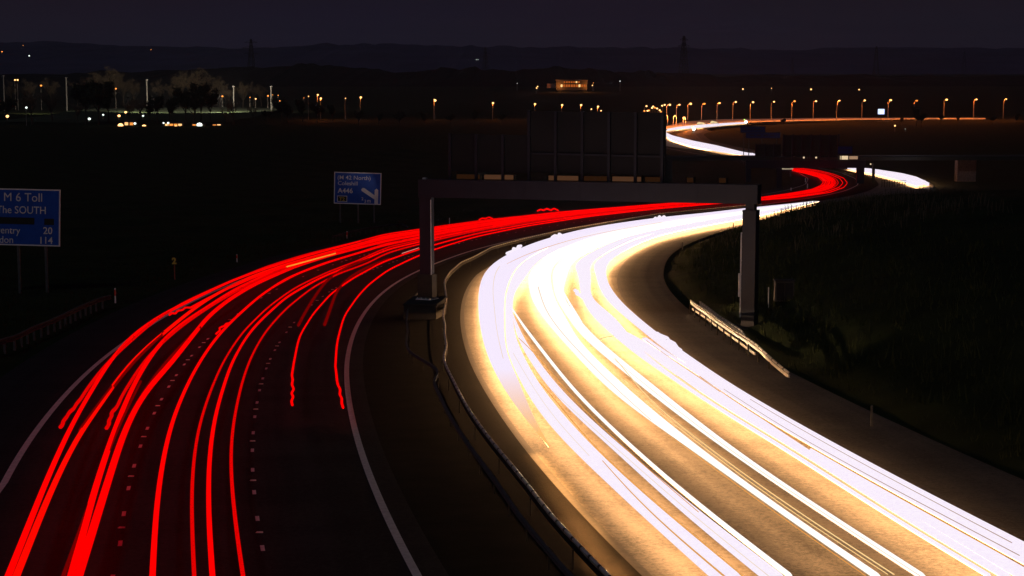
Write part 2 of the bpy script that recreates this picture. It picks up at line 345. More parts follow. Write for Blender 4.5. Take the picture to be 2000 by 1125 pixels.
# ------------------------------------------------------------------ light trails
def bar_trail(rows,h,mat,name,label,group,t=.07,beam=True,ymax=None,cat='light trail'):
    """rows: (row, left x, right x) measured in the photo, put on the plane h above the road"""
    rows=sorted(rows,key=lambda r:-r[0]); R=np.array(rows,float)
    Ys=np.array([at(1000,r,h)[1] for r in R[:,0]])
    XL=np.array([at(l,r,h)[0] for r,l,_ in rows]); XR=np.array([at(g,r,h)[0] for r,_,g in rows])
    y0,y1=Ys[0],Ys[-1]; n=int((y1-y0)/1.3)+2; q=np.linspace(y0,y1,n)
    xl=pchip(Ys,XL,q); xr=pchip(Ys,XR,q); 
    for _ in range(34):
        for a in(xl,xr): a[1:-1]=(a[:-2]+2*a[1:-1]+a[2:])/4
    m=MB(); vs=[]
    for x1,x2,y in zip(xl,xr,q):
        z=zr(y)+h; w=max(x2-x1,.03); e=min(.3*w,.06)
        vs+=[(x1,y,z),(x1+e,y,z+t),(x2-e,y,z+t),(x2,y,z),(x2-e,y,z-t*.6),(x1+e,y,z-t*.6)]
    fs=[];ms=[]
    for i in range(n-1):
        for k in range(6):
            fs.append((i*6+k,(i+1)*6+k,(i+1)*6+(k+1)%6,i*6+(k+1)%6)); ms.append(1 if k>=3 else 0)
    fs+=[tuple(range(6)),tuple(range((n-1)*6,n*6))[::-1]]; ms+=[0,0]
    m.v=[tuple(map(float,v)) for v in vs]; m.f=fs; m.m=ms
    o=m.build(name,[mat,M_BEAM] if beam else [mat,mat]); tag(o,label,cat,group); return o
WLp=[(391.5,1600),(395,1575),(400,1530),(407,1455),(417,1375),(424,1300),(434,1225),(446,1150),(462,1085),(475,1042),(492,1000),(515,962),(532,945),(560,936)]
WRp=[(391.6,1602),(394,1600),(411,1530),(428,1455),(441,1375),(452,1325),(462,1282),(480,1240),(502,1200),(520,1183),(535,1183),(560,1188)]
def wl(r): return float(np.interp(r,[a for a,_ in WLp],[b for _,b in WLp]))
def wr(r): return float(np.interp(r,[a for a,_ in WRp],[b for _,b in WRp]))
def upper(f0,f1,rows=(520,500,480,462,446,434,424,416,409,402,397,393.5)):
    out=[]
    for r in rows:
        L,R=wl(r),wr(r); out.append((r,L+(R-L)*f0,L+(R-L)*f1))
    return out
HL=.62; GW='white headlight trails on the right carriageway'
bands=[
 ('A',M_LAVF,upper(0,.235)+[(540,942,998),(560,936,990),(580,934,985),(620,935,985),(657,941,985),(700,953,990),(735,970,1012),(765,985,1024),(800,1013,1030),(830,1032,1049),(855,1054,1062),(872,1071,1074)],'broad lavender-white headlight trail fading out beside the median, outermost left of the white trails'),
 ('B',M_LAV,upper(.245,.37)+[(540,1000,1028),(560,993,1012),(580,987,1001),(620,987,1002),(657,987,1005),(700,992,1026),(735,1013,1041),(765,1026,1063),(800,1047,1092),(850,1086,1133),(915,1155,1201),(960,1205,1244),(1000,1245,1297),(1040,1286,1343),(1080,1330,1390),(1125,1384,1447)],'broad lavender headlight trail reaching the bottom edge, leftmost of those that do'),
 ('C',M_LAV,[(615,1001,1003),(635,1004,1012),(657,1008,1021),(700,1032,1048),(735,1054,1073),(765,1076,1100),(800,1109,1131),(834,1147,1168),(850,1165,1187),(880,1200,1223),(915,1241,1264),(960,1283,1316),(1000,1325,1367),(1040,1373,1412),(1080,1427,1465),(1125,1482,1531)],'white headlight trail second from the left where the white trails meet the bottom edge'),
 ('C2',M_WHT,[(606,1001,1003),(640,1021,1028),(657,1034,1041),(700,1067,1075),(735,1094,1102),(765,1118,1126),(800,1151,1159),(850,1204,1212),(915,1274,1282),(960,1326,1335),(1000,1375,1386),(1040,1421,1433),(1080,1470,1482),(1125,1536,1548)],'narrow white headlight trail bordering the brown road of the first lane'),
 ('D',M_WHT,upper(.38,.545)+[(540,1030,1075),(560,1033,1078),(580,1036,1082),(620,1060,1106),(657,1090,1124),(700,1131,1163),(735,1160,1200),(765,1193,1230),(800,1235,1273),(832,1283,1311),(850,1312,1334),(880,1352,1370),(915,1402,1418),(950,1452,1466),(1000,1516,1532),(1050,1590,1607),(1085,1640,1658),(1125,1700,1720)],'white yellow-edged headlight trail in the middle lane, left one of the pair'),
 ('E',M_WHT,upper(.555,.69)+[(540,1078,1108),(560,1081,1101),(580,1084,1100),(620,1109,1129),(657,1134,1160),(700,1187,1211),(735,1227,1254),(765,1266,1292),(800,1309,1335),(850,1376,1397),(880,1419,1437),(915,1467,1484),(950,1520,1537),(1000,1594,1611),(1050,1676,1692),(1085,1731,1748),(1125,1788,1808)],'white yellow-edged headlight trail in the middle lane, right one of the pair'),
 ('F',M_WHT,[(572,1100,1103),(590,1108,1113),(610,1120,1126),(625,1129,1137),(640,1137,1143)],'short stub of white headlight trail that ends beside the wiggly markings'),
 ('G',M_LAV,upper(.72,.86)+[(540,1131,1155),(560,1131,1154),(580,1135,1152),(605,1146,1180),(620,1157,1206),(657,1200,1230),(700,1248,1268),(735,1307,1318),(765,1345,1356),(800,1399,1409),(850,1484,1494),(880,1536,1545),(915,1592,1600),(950,1639,1648),(1000,1716,1725),(1050,1798,1807),(1085,1858,1867),(1125,1926,1936)],'narrow lavender headlight trail along the left side of the third lane'),
 ('J',M_LAV,[(640,1182,1205),(657,1232,1249),(700,1270,1306),(735,1325,1363),(765,1366,1408),(800,1417,1454),(850,1508,1540),(880,1556,1577),(915,1610,1628),(950,1664,1690),(1000,1735,1765),(1050,1822,1850),(1085,1880,1912),(1125,1950,1975)],'lavender headlight trail between the orange streak and the brown streak in the third lane'),
 ('I',M_LAV,[(880,1580,1589),(895,1604,1616),(915,1631,1648),(950,1693,1715),(1000,1769,1803),(1050,1856,1896),(1085,1915,1957),(1125,1980,2025)],'lavender headlight trail just left of the dark double streak in the third lane'),
 ('H2',M_LAV,[(662,1253,1266),(700,1311,1316),(735,1369,1385),(765,1409,1428),(800,1461,1478),(850,1546,1562),(915,1657,1682),(950,1722,1748),(1000,1814,1842),(1050,1908,1944),(1085,1970,2010),(1125,2040,2090)],'lavender headlight trail just right of the dark double streak'),
 ('H',M_LAV,upper(.88,1)+[(535,1164,1184),(555,1167,1188),(575,1176,1201),(607,1205,1231),(630,1234,1258),(657,1267,1291),(700,1318,1354),(735,1386,1401),(765,1429.5,1449),(800,1480,1508),(850,1564,1598),(915,1684,1715),(950,1750,1783),(1000,1844,1880),(1050,1946,1978),(1085,2012,2050),(1125,2092,2126)],'outermost right lavender headlight trail, wiggly at its far end and bounding the dark shoulder'),
]
for n_,m_,r_,lab in bands: bar_trail(r_,HL,m_,'headlight_trail',lab,GW)
thin=[([(700,1200,1202),(735,1232,1234),(782,1261,1264),(820,1312,1315),(867,1374,1377),(917,1436,1439),(962,1500,1503),(1030,1600,1603),(1122,1744,1748)],M_YLW,'thin amber trail between the two middle-lane white trails, upper of the thin pair'),
 ([(740,1213,1215),(782,1255,1257),(820,1304,1306),(867,1366,1368),(917,1427,1429),(965,1493,1495),(1035,1594,1596),(1122,1733,1735)],M_YLW,'thin amber trail between the two middle-lane white trails, lower of the thin pair'),
 ([(660,1012,1014),(700,1055,1057),(735,1080,1082),(765,1105,1107),(800,1140,1142),(850,1191,1193),(915,1261,1263),(960,1315,1317),(1000,1363,1365)],M_ORL,'hair-thin orange trail inside the brown streak of the first lane'),
 ([(745,1052,1054),(765,1074,1076),(800,1098,1101),(850,1135,1138),(915,1202,1205),(960,1250,1253),(1000,1301,1304),(1040,1346,1349),(1080,1394,1397),(1125,1450,1453)],M_ORL,'hair-thin orange trail on the left edge of the first dark streak'),
 ([(735,1366,1367.5),(765,1404,1405.5),(800,1457,1459),(850,1540,1542),(915,1651,1653),(1000,1806,1808),(1085,1960,1963)],M_ORL,'hair-thin orange trail inside the dark double streak of the third lane'),
 ([(850,1306,1308),(880,1345,1347),(915,1393,1395),(950,1443,1445),(1000,1508,1510),(1050,1581,1583),(1085,1631,1633),(1125,1690,1692)],M_ORL,'hair-thin orange trail hugging the left edge of the middle-lane white trail'),
 ([(735,1322,1325),(800,1411,1415),(850,1499,1503),(915,1603,1606),(1000,1728,1731),(1085,1872,1875),(1125,1942,1945)],M_YLW,'thin amber trail left of the brown streak in the third lane')]
M_STRK=emis('dull_streak',(.62,.38,.24),.62); M_STRK2=emis('pale_streak',(1,.80,.62),.86)
thin+=[([(900,1176,1178),(920,1193,1196),(955,1222,1225),(990,1250,1253),(1040,1301,1305),(1080,1354,1359),(1125,1411,1417)],M_ORL,'thin orange streak splitting the leftmost white trail near the bottom edge'),
 ([(760,1413,1414),(800,1473,1474),(850,1553,1554),(915,1668,1669.5),(1000,1829,1831),(1085,1990,1992)],M_STRK,'fine brown streak inside the outer right white trail, inner one'),
 ([(780,1465,1466),(850,1581,1582),(915,1700,1701),(1000,1862,1863.5),(1060,1975,1977)],M_STRK,'fine brown streak inside the outer right white trail, outer one'),
 ([(520,975,976.5),(532,966,967.5),(560,962,963),(600,965,966),(650,970,971),(700,982,983.5)],M_STRK2,'fine cream streak inside the leftmost broad white trail'),
 ([(560,1050,1052),(600,1062,1064),(650,1096,1098),(700,1143,1145),(765,1208,1210),(820,1270,1272)],M_STRK2,'fine cream streak inside the left middle-lane white trail'),
 ([(700,1196,1197),(765,1277,1278.5),(850,1384,1386),(950,1526,1528),(1050,1682,1684),(1125,1796,1798)],M_STRK2,'fine cream streak inside the right middle-lane white trail'),
 ([(765,1080,1081),(850,1172,1173.5),(915,1250,1251.5),(1000,1340,1342),(1080,1441,1443),(1125,1500,1502)],M_STRK2,'fine cream streak inside the second white trail'),
 ([(462,1140,1142),(446,1222,1224),(434,1292,1294),(480,1075,1078),(500,1020,1022),(515,990,991)],M_ORL,'thin orange streak along the upper part of the white trails'),
 ([(690,1002,1003),(735,1028,1029),(800,1068,1069),(850,1108,1109.5),(890,1150,1151.5)],M_STRK2,'fine cream streak inside the broad lavender trail')]
for r_,m_,lab in thin: bar_trail(r_,HL+.12,m_,'headlight_trail',lab,GW,t=.012,beam=False)
# wiggles where lamps were standing still at the start
def wig(pts,h,r,mat,name,lab,grp,k=3):
    P=[at(x,y,h) for x,y in pts]; Q=resample(P,.3,0)
    m=MB(); m.tube(Q,r,6); o=m.build(name,mat); tag(o,lab,'light trail',grp); return o
def curl(x0,y0,dx,dy,n,a):
    out=[]
    for i in range(n):
        t=i/(n-1); out.append((x0+dx*t+a*math.sin(i*2.1),y0+dy*t+a*.8*math.cos(i*2.9)))
    return out
wig([(990,495),(1002,490),(1003,485),(1009,487),(1012,481),(1018,480),(1012,486),(1005,492)],HL,.13,M_LAV,'headlight_trail','small lavender squiggle sticking up at the top left edge of the white trails','x')
for o_ in [o for o in COL.objects if o.get('group')=='x']: o_['group']='squiggles on the white trails'
GQ='squiggles on the white trails'
wig([(1078,464),(1084,460),(1090,462),(1092,457),(1097,460),(1090,466)],HL,.16,M_LAV,'headlight_trail','small lavender squiggle on the upper edge of the white trails near the gantry sign posts',GQ)
wig([(1275,430),(1280,425),(1284,427),(1288,422),(1292,426),(1297,422),(1302,427),(1310,424)],HL,.14,M_LAV,'headlight_trail','lavender squiggle on the upper edge of the white trails under the tall sign panels',GQ)
wig([(1276,650),(1284,650),(1287,653),(1294,656),(1304,660),(1307,665),(1318,671),(1324,680),(1330,684)],HL,.07,M_LAV,'headlight_trail','wavy lavender squiggle on the right edge beside the dark shoulder',GQ)
wig([(1123,567),(1128,570),(1126,573),(1133,576),(1140,582)],HL,.12,M_LAV,'headlight_trail','small lavender squiggle beside the brown wedge of road',GQ)
wig([(1162,668),(1172,662),(1185,658),(1200,656),(1212,658)],HL,.03,M_YLW,'headlight_trail','faint pale arc across the third lane',GQ)
bar_trail([(735,1363.6,1365.2),(765,1405.2,1407.4),(690,1292,1293.2),(665,1262,1263)],HL+.1,M_ORL,'headlight_trail','short red-brown hairline trail near the wiggly right edge',GW,t=.01,beam=False)

# red trails
G0=[(700,466),(780,453.5),(820,448),(880,439),(955,429),(1030,421),(1092,414),(1180,407),(1280,399),(1350,394),(1420,389),(1485,385.5),(1540,378),(1585,370),(1603,362),(1608,355),(1598,346),(1578,340),(1547,333)]
G1=[(700,542),(760,525),(817,498),(867,481),(930,462),(1030,441),(1155,422),(1280,408),(1350,402),(1420,396),(1485,391),(1550,386),(1620,376),(1648,366),(1655,357),(1648,348),(1628,340),(1600,333),(1550,326)]
def guide(f,x0):
    def dense(Gp):
        P=np.array([at(x,y,.8) for x,y in Gp]); P=P[np.array([x for x,_ in Gp])>=700-1]; Q=resample(P,2.,3)
        n=180; t=np.linspace(0,len(Q)-1,n); return np.stack([np.interp(t,np.arange(len(Q)),Q[:,i]) for i in range(3)],1)
    A,B=dense(G0),dense([(700,542),(817,498)]+G1[3:])
    return A+(B-A)*f
GR='red tail light trails on the left carriageway'
def red(pts,f,r,lab,mat=None,h=.8,k=12,far=True,endfar=None,r2=None,wob=0):
    P=[at(x,y,h) for x,y in pts]
    if wob:
        Q=list(resample(P[:wob],.35,1)); Q2=list(resample(P[wob-1:],1.5,k)); P=Q+Q2[1:]
        near=np.array(P)
    else: near=resample(P,1.5,k)
    if far:
        Gd=guide(f,0); last=near[-1]
        j=int(np.argmin(((Gd[:,:2]-last[:2])**2).sum(1))); j=min(j+4,len(Gd)-2)
        tail=Gd[j:] if endfar is None else Gd[j:j+endfar]
        nb=np.concatenate([near,resample(np.concatenate([[last],tail]),2.,2)[1:]])
        a=len(near)
        if not wob or True:
            lo=max(a-8,(wob and a-4) or 1)
            for _ in range(10): nb[lo:a+9]=(nb[lo-1:a+8]+2*nb[lo:a+9]+nb[lo+1:a+10])/4
    else: nb=near
    for i in range(len(nb)): nb[i,2]=zr(nb[i,1])+h
    rr=[r+(r2-r)*min(1,max(0,(p[1]-110)/120)) if r2 else r for p in nb]
    m=MB(); m.tube(nb,rr,6); o=m.build('tail_light_trail',mat or M_RED,smooth=True); tag(o,lab,'light trail',GR); return o
red([(10,1140),(19,1120),(74,979),(112,888),(147,816),(182,757),(217,701),(259,654),(315,615),(385,580),(455,547),(525,522),(600,499)],.0,.085,'bright red tail light trail, outermost left at the bottom edge',r2=.085)
red([(28,1135),(34,1122),(91,976),(131,890),(161,837),(196,790),(238,729),(280,684),(332,640),(378,603),(420,575),(490,540),(560,516),(630,496)],.09,.09,'bright red tail light trail, right strand of the leftmost pair',mat=M_RED3,r2=.10)
red([(118,834),(124,829),(122,824),(130,815),(136,804),(143,800),(150,788),(157,780),(170,760),(182,742),(210,708),(245,675),(304,624),(360,590),(430,558),(520,521),(600,496)],.03,.07,'red trail starting in a wiggle beside the left edge line',mat=M_RED2,wob=9,k=8,r2=.085)
red([(331,615),(336,611),(342,613),(348,606),(356,606),(362,600),(372,601),(395,588),(430,570),(500,540),(570,514),(640,494)],.12,.06,'red trail starting in a wiggle high up between the two leftmost pairs',wob=7,k=6,r2=.10)
red([(135,1140),(143,1120),(175,988),(206,890),(231,820),(254,765),(276,724),(308,675),(350,635),(402,602),(455,567),(525,534),(595,509),(647,493)],.18,.095,'bright red tail light trail, left strand of the second pair',r2=.11)
red([(148,1140),(154,1122),(196,988),(224,897),(245,834),(269,788),(294,750),(322,724),(365,670),(406,618),(448,584),(497,555),(577,520),(647,498)],.26,.11,'bright red tail light trail, right strand of the second pair',r2=.11)
red([(208,836),(214,828),(212,822),(219,812),(217,806),(226,798),(231,790),(236,778),(245,762),(266,727),(297,687),(350,640),(400,605),(460,569),(540,530),(620,503)],.22,.07,'red trail starting in a wiggle beside the second pair',mat=M_RED2,wob=9,k=8,r2=.10)
red([(118,1140),(130,1115),(154,1040),(182,962),(210,885),(240,815),(275,745)],0,.05,'dull dark red trail to the left of the second pair',mat=M_REDDIM,far=False)
red([(158,840),(190,795),(225,748),(270,695),(320,650)],0,.09,'dull dark red haze-like strand inside the leftmost pair',mat=M_REDDIM,far=False)
red([(255,812),(280,768),(310,725),(350,680),(390,640)],0,.09,'dull dark red strand inside the second pair',mat=M_REDDIM,far=False)
red([(297,1140),(298,1120),(304,995),(317,900),(336,820),(366,750),(378,727),(402,687),(430,650),(462,618),(507,578),(560,543),(630,515),(700,494)],.36,.07,'medium red tail light trail, fifth strand from the left at the bottom edge',r2=.10)
red([(422,652),(430,645),(428,640),(438,637),(442,631),(449,632),(455,625),(480,602),(520,568),(580,535),(650,509)],.40,.05,'red trail starting in a wiggle on the first dashed line',wob=7,k=6,r2=.10)
red([(380,1140),(379,1122),(373,995),(376,907),(388,830),(413,757),(437,703),(472,650),(525,598),(577,561),(647,528),(700,509)],.48,.048,'thin red tail light trail, left of the inner pair at the bottom edge',mat=M_RED2,r2=.085)
red([(416,1140),(414,1120),(406,995),(408,890),(420,809),(436,757),(451,710),(483,654),(507,627),(560,579),(630,540),(700,513)],.55,.065,'thin red tail light trail, right of the inner pair at the bottom edge',r2=.085)
red([(477,1140),(473,1120),(458,1012),(449,907),(453,837),(471,750),(490,696),(518,647),(560,601),(612,560),(665,532),(720,514)],.64,.05,'thin red tail light trail, rightmost at the bottom edge',mat=M_RED2,r2=.10)
red([(571,791),(569,783),(573,775),(569,768),(574,760),(570,751),(572,741),(570,733),(574,708),(584,657),(612,612),(647,573),(690,543),(747,512),(800,493)],.82,.05,'thin red trail starting in a wiggle just right of the second dashed line',wob=9,k=6,r2=.09)
red([(670,796),(667,786),(668,778),(663,770),(665,761),(660,752),(658,742),(657,730),(655,715),(658,668),(672,617),(700,577),(722,554),(757,528),(800,507)],1.,.05,'thin red trail starting in a wiggle closest to the right edge line',wob=9,k=6,r2=.08)
red([(583,635),(590,620),(602,600),(620,571),(640,545),(680,520),(720,506)],0,.09,'faint dark red strand starting on the second dashed line',mat=M_REDDIM,far=False)
red([(634,634),(640,618),(646,600),(658,566),(682,542),(715,522),(760,505)],0,.09,'faint dark red strand starting left of the right edge line',mat=M_REDDIM,far=False)
for f,lab in ((.12,'far part of the first lane'),(.3,'far part between the first and second lanes'),(.44,'far part of the second lane'),(.5,'far middle of the carriageway')):
    Gd=guide(f,0)[24:]; m=MB(); Q=resample(Gd,2.5,2); m.tube(Q,.13 if f<.4 else .1,6); tag(m.build('tail_light_trail',M_RED),f'red tail light trail visible only in the {lab}','light trail',GR)
red([(560,521),(590,513),(625,503),(655,495)],0,.05,'short amber indicator flash among the red trails',mat=emis('indicator_amber',(1,.33,.03),.9),far=False,h=.95)
red([(738,478),(760,473),(785,469)],0,.04,'short pale streak among the red trails left of the gantry post',mat=M_REDMID,far=False,h=.9)
red([(785,495),(800,490),(818,484)],0,.035,'short pink-white streak just left of the gantry post',mat=emis('pink_streak',(1,.3,.25),.7),far=False,h=.9)
wig([(936,429),(942,426),(948,427),(955,424),(962,427)],.8,.1,M_RED,'tail_light_trail','small red squiggle above the trails right of the left gantry post','squiggles above the red trails')
wig([(1050,412),(1056,409),(1062,411),(1068,407),(1076,411),(1082,407),(1090,411)],.8,.12,M_RED,'tail_light_trail','larger red squiggle above the trails below the gantry beam','squiggles above the red trails')

# far white and orange stretches
def farband(top,bot,h,mat,lab,beam=True,t=.25):
    A=resample([at(x,y,h) for x,y in top],4,2); B=resample([at(x,y,h) for x,y in bot],4,2); n=max(len(A),len(B))
    ip=lambda Q:np.stack([np.interp(np.linspace(0,len(Q)-1,n),np.arange(len(Q)),Q[:,i]) for i in range(3)],1)
    A,B=ip(A),ip(B); m=MB(); vs=[]
    for a,b in zip(A,B): vs+=[a+(0,0,t/2),b+(0,0,t/2),b-(0,0,t/2),a-(0,0,t/2)]
    fs=[];ms=[]
    for i in range(n-1):
        for k in range(4): fs.append((i*4+k,i*4+(k+1)%4,(i+1)*4+(k+1)%4,(i+1)*4+k)); ms.append(1 if k==2 else 0)
    fs+=[(0,1,2,3),tuple(range((n-1)*4,n*4))]; ms+=[0,0]; m.v=[tuple(map(float,v)) for v in vs]; m.f=fs; m.m=ms
    return tag(m.build('headlight_trail',[mat,M_BEAM if beam else mat]),lab,'light trail','distant white headlight trails')
farband([(1655,327.5),(1685,328),(1710,331),(1762,339),(1790,346),(1815,358)],[(1655,329),(1685,335),(1712,340),(1740,347),(1765,354),(1790,363)],.6,M_LAV,'white trail curving out from behind the far gantry leg to the dark bank')
farband([(1475,301),(1450,297),(1400,284.5),(1350,274.5),(1312,264.5),(1301,259),(1303,252),(1325,248),(1350,245.5),(1387,242.5),(1425,240),(1458,238.6)],[(1475,302.5),(1450,303),(1400,295.5),(1350,285.5),(1312,274),(1298,264),(1298,256),(1312,254),(1325,252.5),(1387,247.5),(1425,243.5),(1458,240.6)],.6,M_LAV,'distant hairpin-shaped white trail far beyond the gantries')
wig(curl(1440,299,32,3,14,2.2),.8,.32,M_LAV,'headlight_trail','scribbled white end of the distant hairpin trail','scribbled far ends of trails')
wig(curl(1768,352,44,6,16,4),.8,.32,M_LAV,'headlight_trail','scribbled white end of the trail beside the far dark bank','scribbled far ends of trails')
wig(curl(1362,240,14,1,7,1.6),.8,.35,M_YLW,'headlight_trail','small scribble of light on top of the distant bend','scribbled far ends of trails')
wig(curl(1388,238,12,1,7,1.6),.8,.35,M_YLW,'headlight_trail','second small scribble of light further along the distant bend','scribbled far ends of trails')

# ------------------------------------------------------------------ guard rails
def wbeam(P,h,side,t=.0,hh=.31):
    """corrugated rail swept along plan points; side=+1 corrugation to the right"""
    P=np.array(P,float); T=np.gradient(P[:,:2],axis=0); T/=np.maximum(np.linalg.norm(T,axis=1),1e-6)[:,None]; N=np.stack([T[:,1],-T[:,0]],1)*side
    prof=[(0,-hh/2),(.07,-hh*.38),(.07,-hh*.2),(.01,0),(.07,hh*.2),(.07,hh*.38),(0,hh/2),(-.02,hh/2),(-.02,-hh/2)]
    m=MB(); n=len(prof); vs=[]
    H=np.broadcast_to(np.array(h,float),(len(P),))
    for p,nn,hz in zip(P,N,H):
        for u,w in prof: vs.append((p[0]+nn[0]*u,p[1]+nn[1]*u,p[2]+hz+w))
    fs=[(i*n+k,i*n+(k+1)%n,(i+1)*n+(k+1)%n,(i+1)*n+k) for i in range(len(P)-1) for k in range(n)]
    fs+=[tuple(range(n)),tuple(range((len(P)-1)*n,len(P)*n))]
    m.add(vs,fs); return m
def barrier(name,P,lab,side=1,h=.62,post=2.4,mat=None,pm=None,pw=.07,pl=.06,cap=False,rh=.24,hs=None,cat='crash barrier',grp=None,ptop=None,fine=1.2,k=2):
    P=resample(P,fine,k); loc=P[0]; b=thing(name,loc,lab,cat,grp)
    H=np.full(len(P),h) if hs is None else np.interp(np.linspace(0,1,len(P)),np.linspace(0,1,len(hs)),hs)
    wbeam(P,H,side,hh=rh).build('rail',mat or M_GALV,b)
    if cap:  # pale cap tube added for the rail's lit top edge
        m=MB(); m.uv=None; m.tube([(p[0],p[1],p[2]+hz+.17) for p,hz in zip(P,H)],.055,8); m.uv=[(k%8/8.,dv) for dv in np.r_[0,np.cumsum(np.linalg.norm(np.diff(P[:,:2],axis=0),axis=1))] for k in range(8)]; m.build('lit_edge_cap',M_LITEDGE,b,smooth=True)
    d=np.r_[0,np.cumsum(np.linalg.norm(np.diff(P[:,:2],axis=0),axis=1))]; s=.3;c=0; rest=MB()
    while s<d[-1]-.1:
        x,y,z=[np.interp(s,d,P[:,i]) for i in range(3)]; hz=np.interp(s,d,H); i=min(int(s/ (d[-1]/(len(P)-1))),len(P)-2); t=P[i+1]-P[i]; t=t/np.linalg.norm(t[:2]); n=np.array((t[1],-t[0]))*side
        top=hz+(.17 if ptop is None else ptop)
        if hz>.25:
            m=MB() if c<99 else rest
            m.box((x-n[0]*.08,y-n[1]*.08,z+top/2-.12),(pw,pl,top+.24),math.atan2(t[1],t[0])+math.pi/2)
            if c<99: m.build('post',pm or M_DARK,b)
            c+=1
        s+=post
    if rest.v: struct(rest.build('posts',pm or M_DARK,b),'stuff')
    return b
# median rails, near right one catches the headlights; it wiggles round the gantry plinth
def gp(L,h=0): return [at(x,y,h)-np.array((0,0,h)) for x,y in L]
MR=gp([(1265,1190),(1195,1125),(1139,1068),(1076,1000),(1020,928),(988,890),(950,844),(915,795),(893,755),(880,728),(870,710),(866,695),(867,686),(872,678),(872,668),(869,655),(868,645),(870,634),(867,622),(865,612),(868,600),(872,580),(870,565),(868,551),(869,544),(880,528),(901,510),(925,500),(960,481),(1005,469),(1055,457),(1105,446),(1165,436),(1205,429),(1280,417),(1340,410.5),(1412,404),(1487,397)],.75)
barrier('crash_barrier',MR,'brightly lit steel crash barrier along the right side of the median',side=1,h=.50,post=6.4,k=2,ptop=.0,pw=.04,pl=.04,rh=.16,cap=True,mat=M_BLACK,pm=M_BLACK)
ML=[p-np.array((.75,0,0)) for p in gp([(1265,1190),(1195,1125),(1139,1068),(1076,1000),(1020,928),(988,890),(950,844),(915,795),(893,755),(880,735)],.75)]+gp([(863,717),(831,698),(797,678),(794,660),(797,640),(795,622),(797,600),(806,578),(822,560)],.75)
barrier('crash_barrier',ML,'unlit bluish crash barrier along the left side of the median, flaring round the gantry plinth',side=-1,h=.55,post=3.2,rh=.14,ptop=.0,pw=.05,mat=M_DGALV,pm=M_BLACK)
# barrier at the right gantry leg
RF=gp([(1349,588),(1365,600),(1385,613),(1405,628),(1430,645),(1455,660),(1480,673),(1500,685),(1513,692),(1524,704),(1532,715)],.78)
e0=at(1540,735,.05); RF[-2:]=[RF[-3]*.55+e0*.45,e0]
RF=[np.array(p) for p in RF]
for p in RF: p[2]=zr(p[1])
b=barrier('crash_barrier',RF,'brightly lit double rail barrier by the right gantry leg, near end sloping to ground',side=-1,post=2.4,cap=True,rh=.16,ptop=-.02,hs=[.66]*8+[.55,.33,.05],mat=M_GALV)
RL=gp([(1352,600),(1380,618),(1410,641),(1440,662),(1474,687)],.4); R2=resample(RL,1.2,1); wbeam(R2,.30,-1,hh=.13).build('lower_rail',M_GALV,b)
barrier('crash_barrier',gp([(1367,591),(1385,604),(1405,620),(1425,632),(1443,641),(1456,652),(1462,662)],.78),'short lit crash barrier behind the double rail, ending at the right gantry leg',side=-1,cap=True,rh=.16,ptop=-.02,hs=[.66,.66,.66,.66,.6,.4])
barrier('crash_barrier',gp([(1366,469),(1385,462),(1410,455),(1432,449)],.7),'small dark crash barrier on the far edge of the right shoulder',side=-1,h=.6,mat=M_DGALV)
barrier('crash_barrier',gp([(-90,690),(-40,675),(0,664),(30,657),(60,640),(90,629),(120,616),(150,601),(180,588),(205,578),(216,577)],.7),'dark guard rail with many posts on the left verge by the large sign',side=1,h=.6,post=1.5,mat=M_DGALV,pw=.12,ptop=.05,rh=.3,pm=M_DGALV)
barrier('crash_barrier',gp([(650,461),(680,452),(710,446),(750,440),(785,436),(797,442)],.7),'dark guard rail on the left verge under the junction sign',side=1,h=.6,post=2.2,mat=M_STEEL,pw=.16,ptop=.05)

# ------------------------------------------------------------------ near gantry
gl=atY(833,350,107.); gr=atY(1468,360,98.5); gz=np.array((0,0,1.))
t=gr-gl; t2=t.copy(); t2[2]=0; u=t2/np.linalg.norm(t2); nrm=np.array((u[1],-u[0],0.)) # nrm towards camera
gan=thing('sign_gantry',(gl[0],gl[1],zr(107.)),'large dark steel sign gantry across the right carriageway, seen from behind','gantry','motorway sign gantries')
def obox(c0,c1,depth,hgt,m,mi=0): # beam with top line c0->c1
    d=nrm*depth/2; dn=np.array((0,0,-hgt)); m.hexa([c0-d+dn,c1-d+dn,c1+d+dn,c0+d+dn,c0-d,c1-d,c1+d,c0+d],mi)
m=MB(); bh=1.06; a=gl-u*.37; bb=gr+u*.45; obox(a,bb,.75,bh,m); m.build('beam',M_STEEL,gan)
for k in range(1,6):
    m=MB(); c=a+(bb-a)*k/6; d=nrm*.385
    m.hexa([c-u*.03-d+gz*-(bh+.01),c+u*.03-d-gz*(bh+.01),c+u*.03+d-gz*(bh+.01),c-u*.03+d-gz*(bh+.01),c-u*.03-d+gz*.012,c+u*.03-d+gz*.012,c+u*.03+d+gz*.012,c-u*.03+d+gz*.012]); m.build('beam_splice',M_STEEL,gan)
def vbox(c,w,d,z0,z1,m):
    for_=[c-u*w/2-nrm*d/2,c+u*w/2-nrm*d/2,c+u*w/2+nrm*d/2,c-u*w/2+nrm*d/2]
    m.hexa([np.array((p[0],p[1],z0)) for p in for_]+[np.array((p[0],p[1],z1)) for p in for_])
plz=atY(833,584,107.)[2]; cz=atY(833,535,107.)[2]
m=MB(); vbox(gl,.80,.36,cz,gl[2]-bh,m); m.build('leg',M_STEEL,gan)
m=MB(); vbox(gl,.98,.6,plz+.12,cz-.01,m); m.build('leg_cladding',M_DARK,gan)
m=MB(); vbox(gl,1.05,1.0,plz,plz+.05,m)
for i in(-.42,-.15,.15,.42):
    c=gl+u*i+nrm*.46; m.tube([(c[0],c[1],plz+.05),(c[0],c[1],plz+.13)],.035,6)
m.build('base_plate',M_GALV,gan)
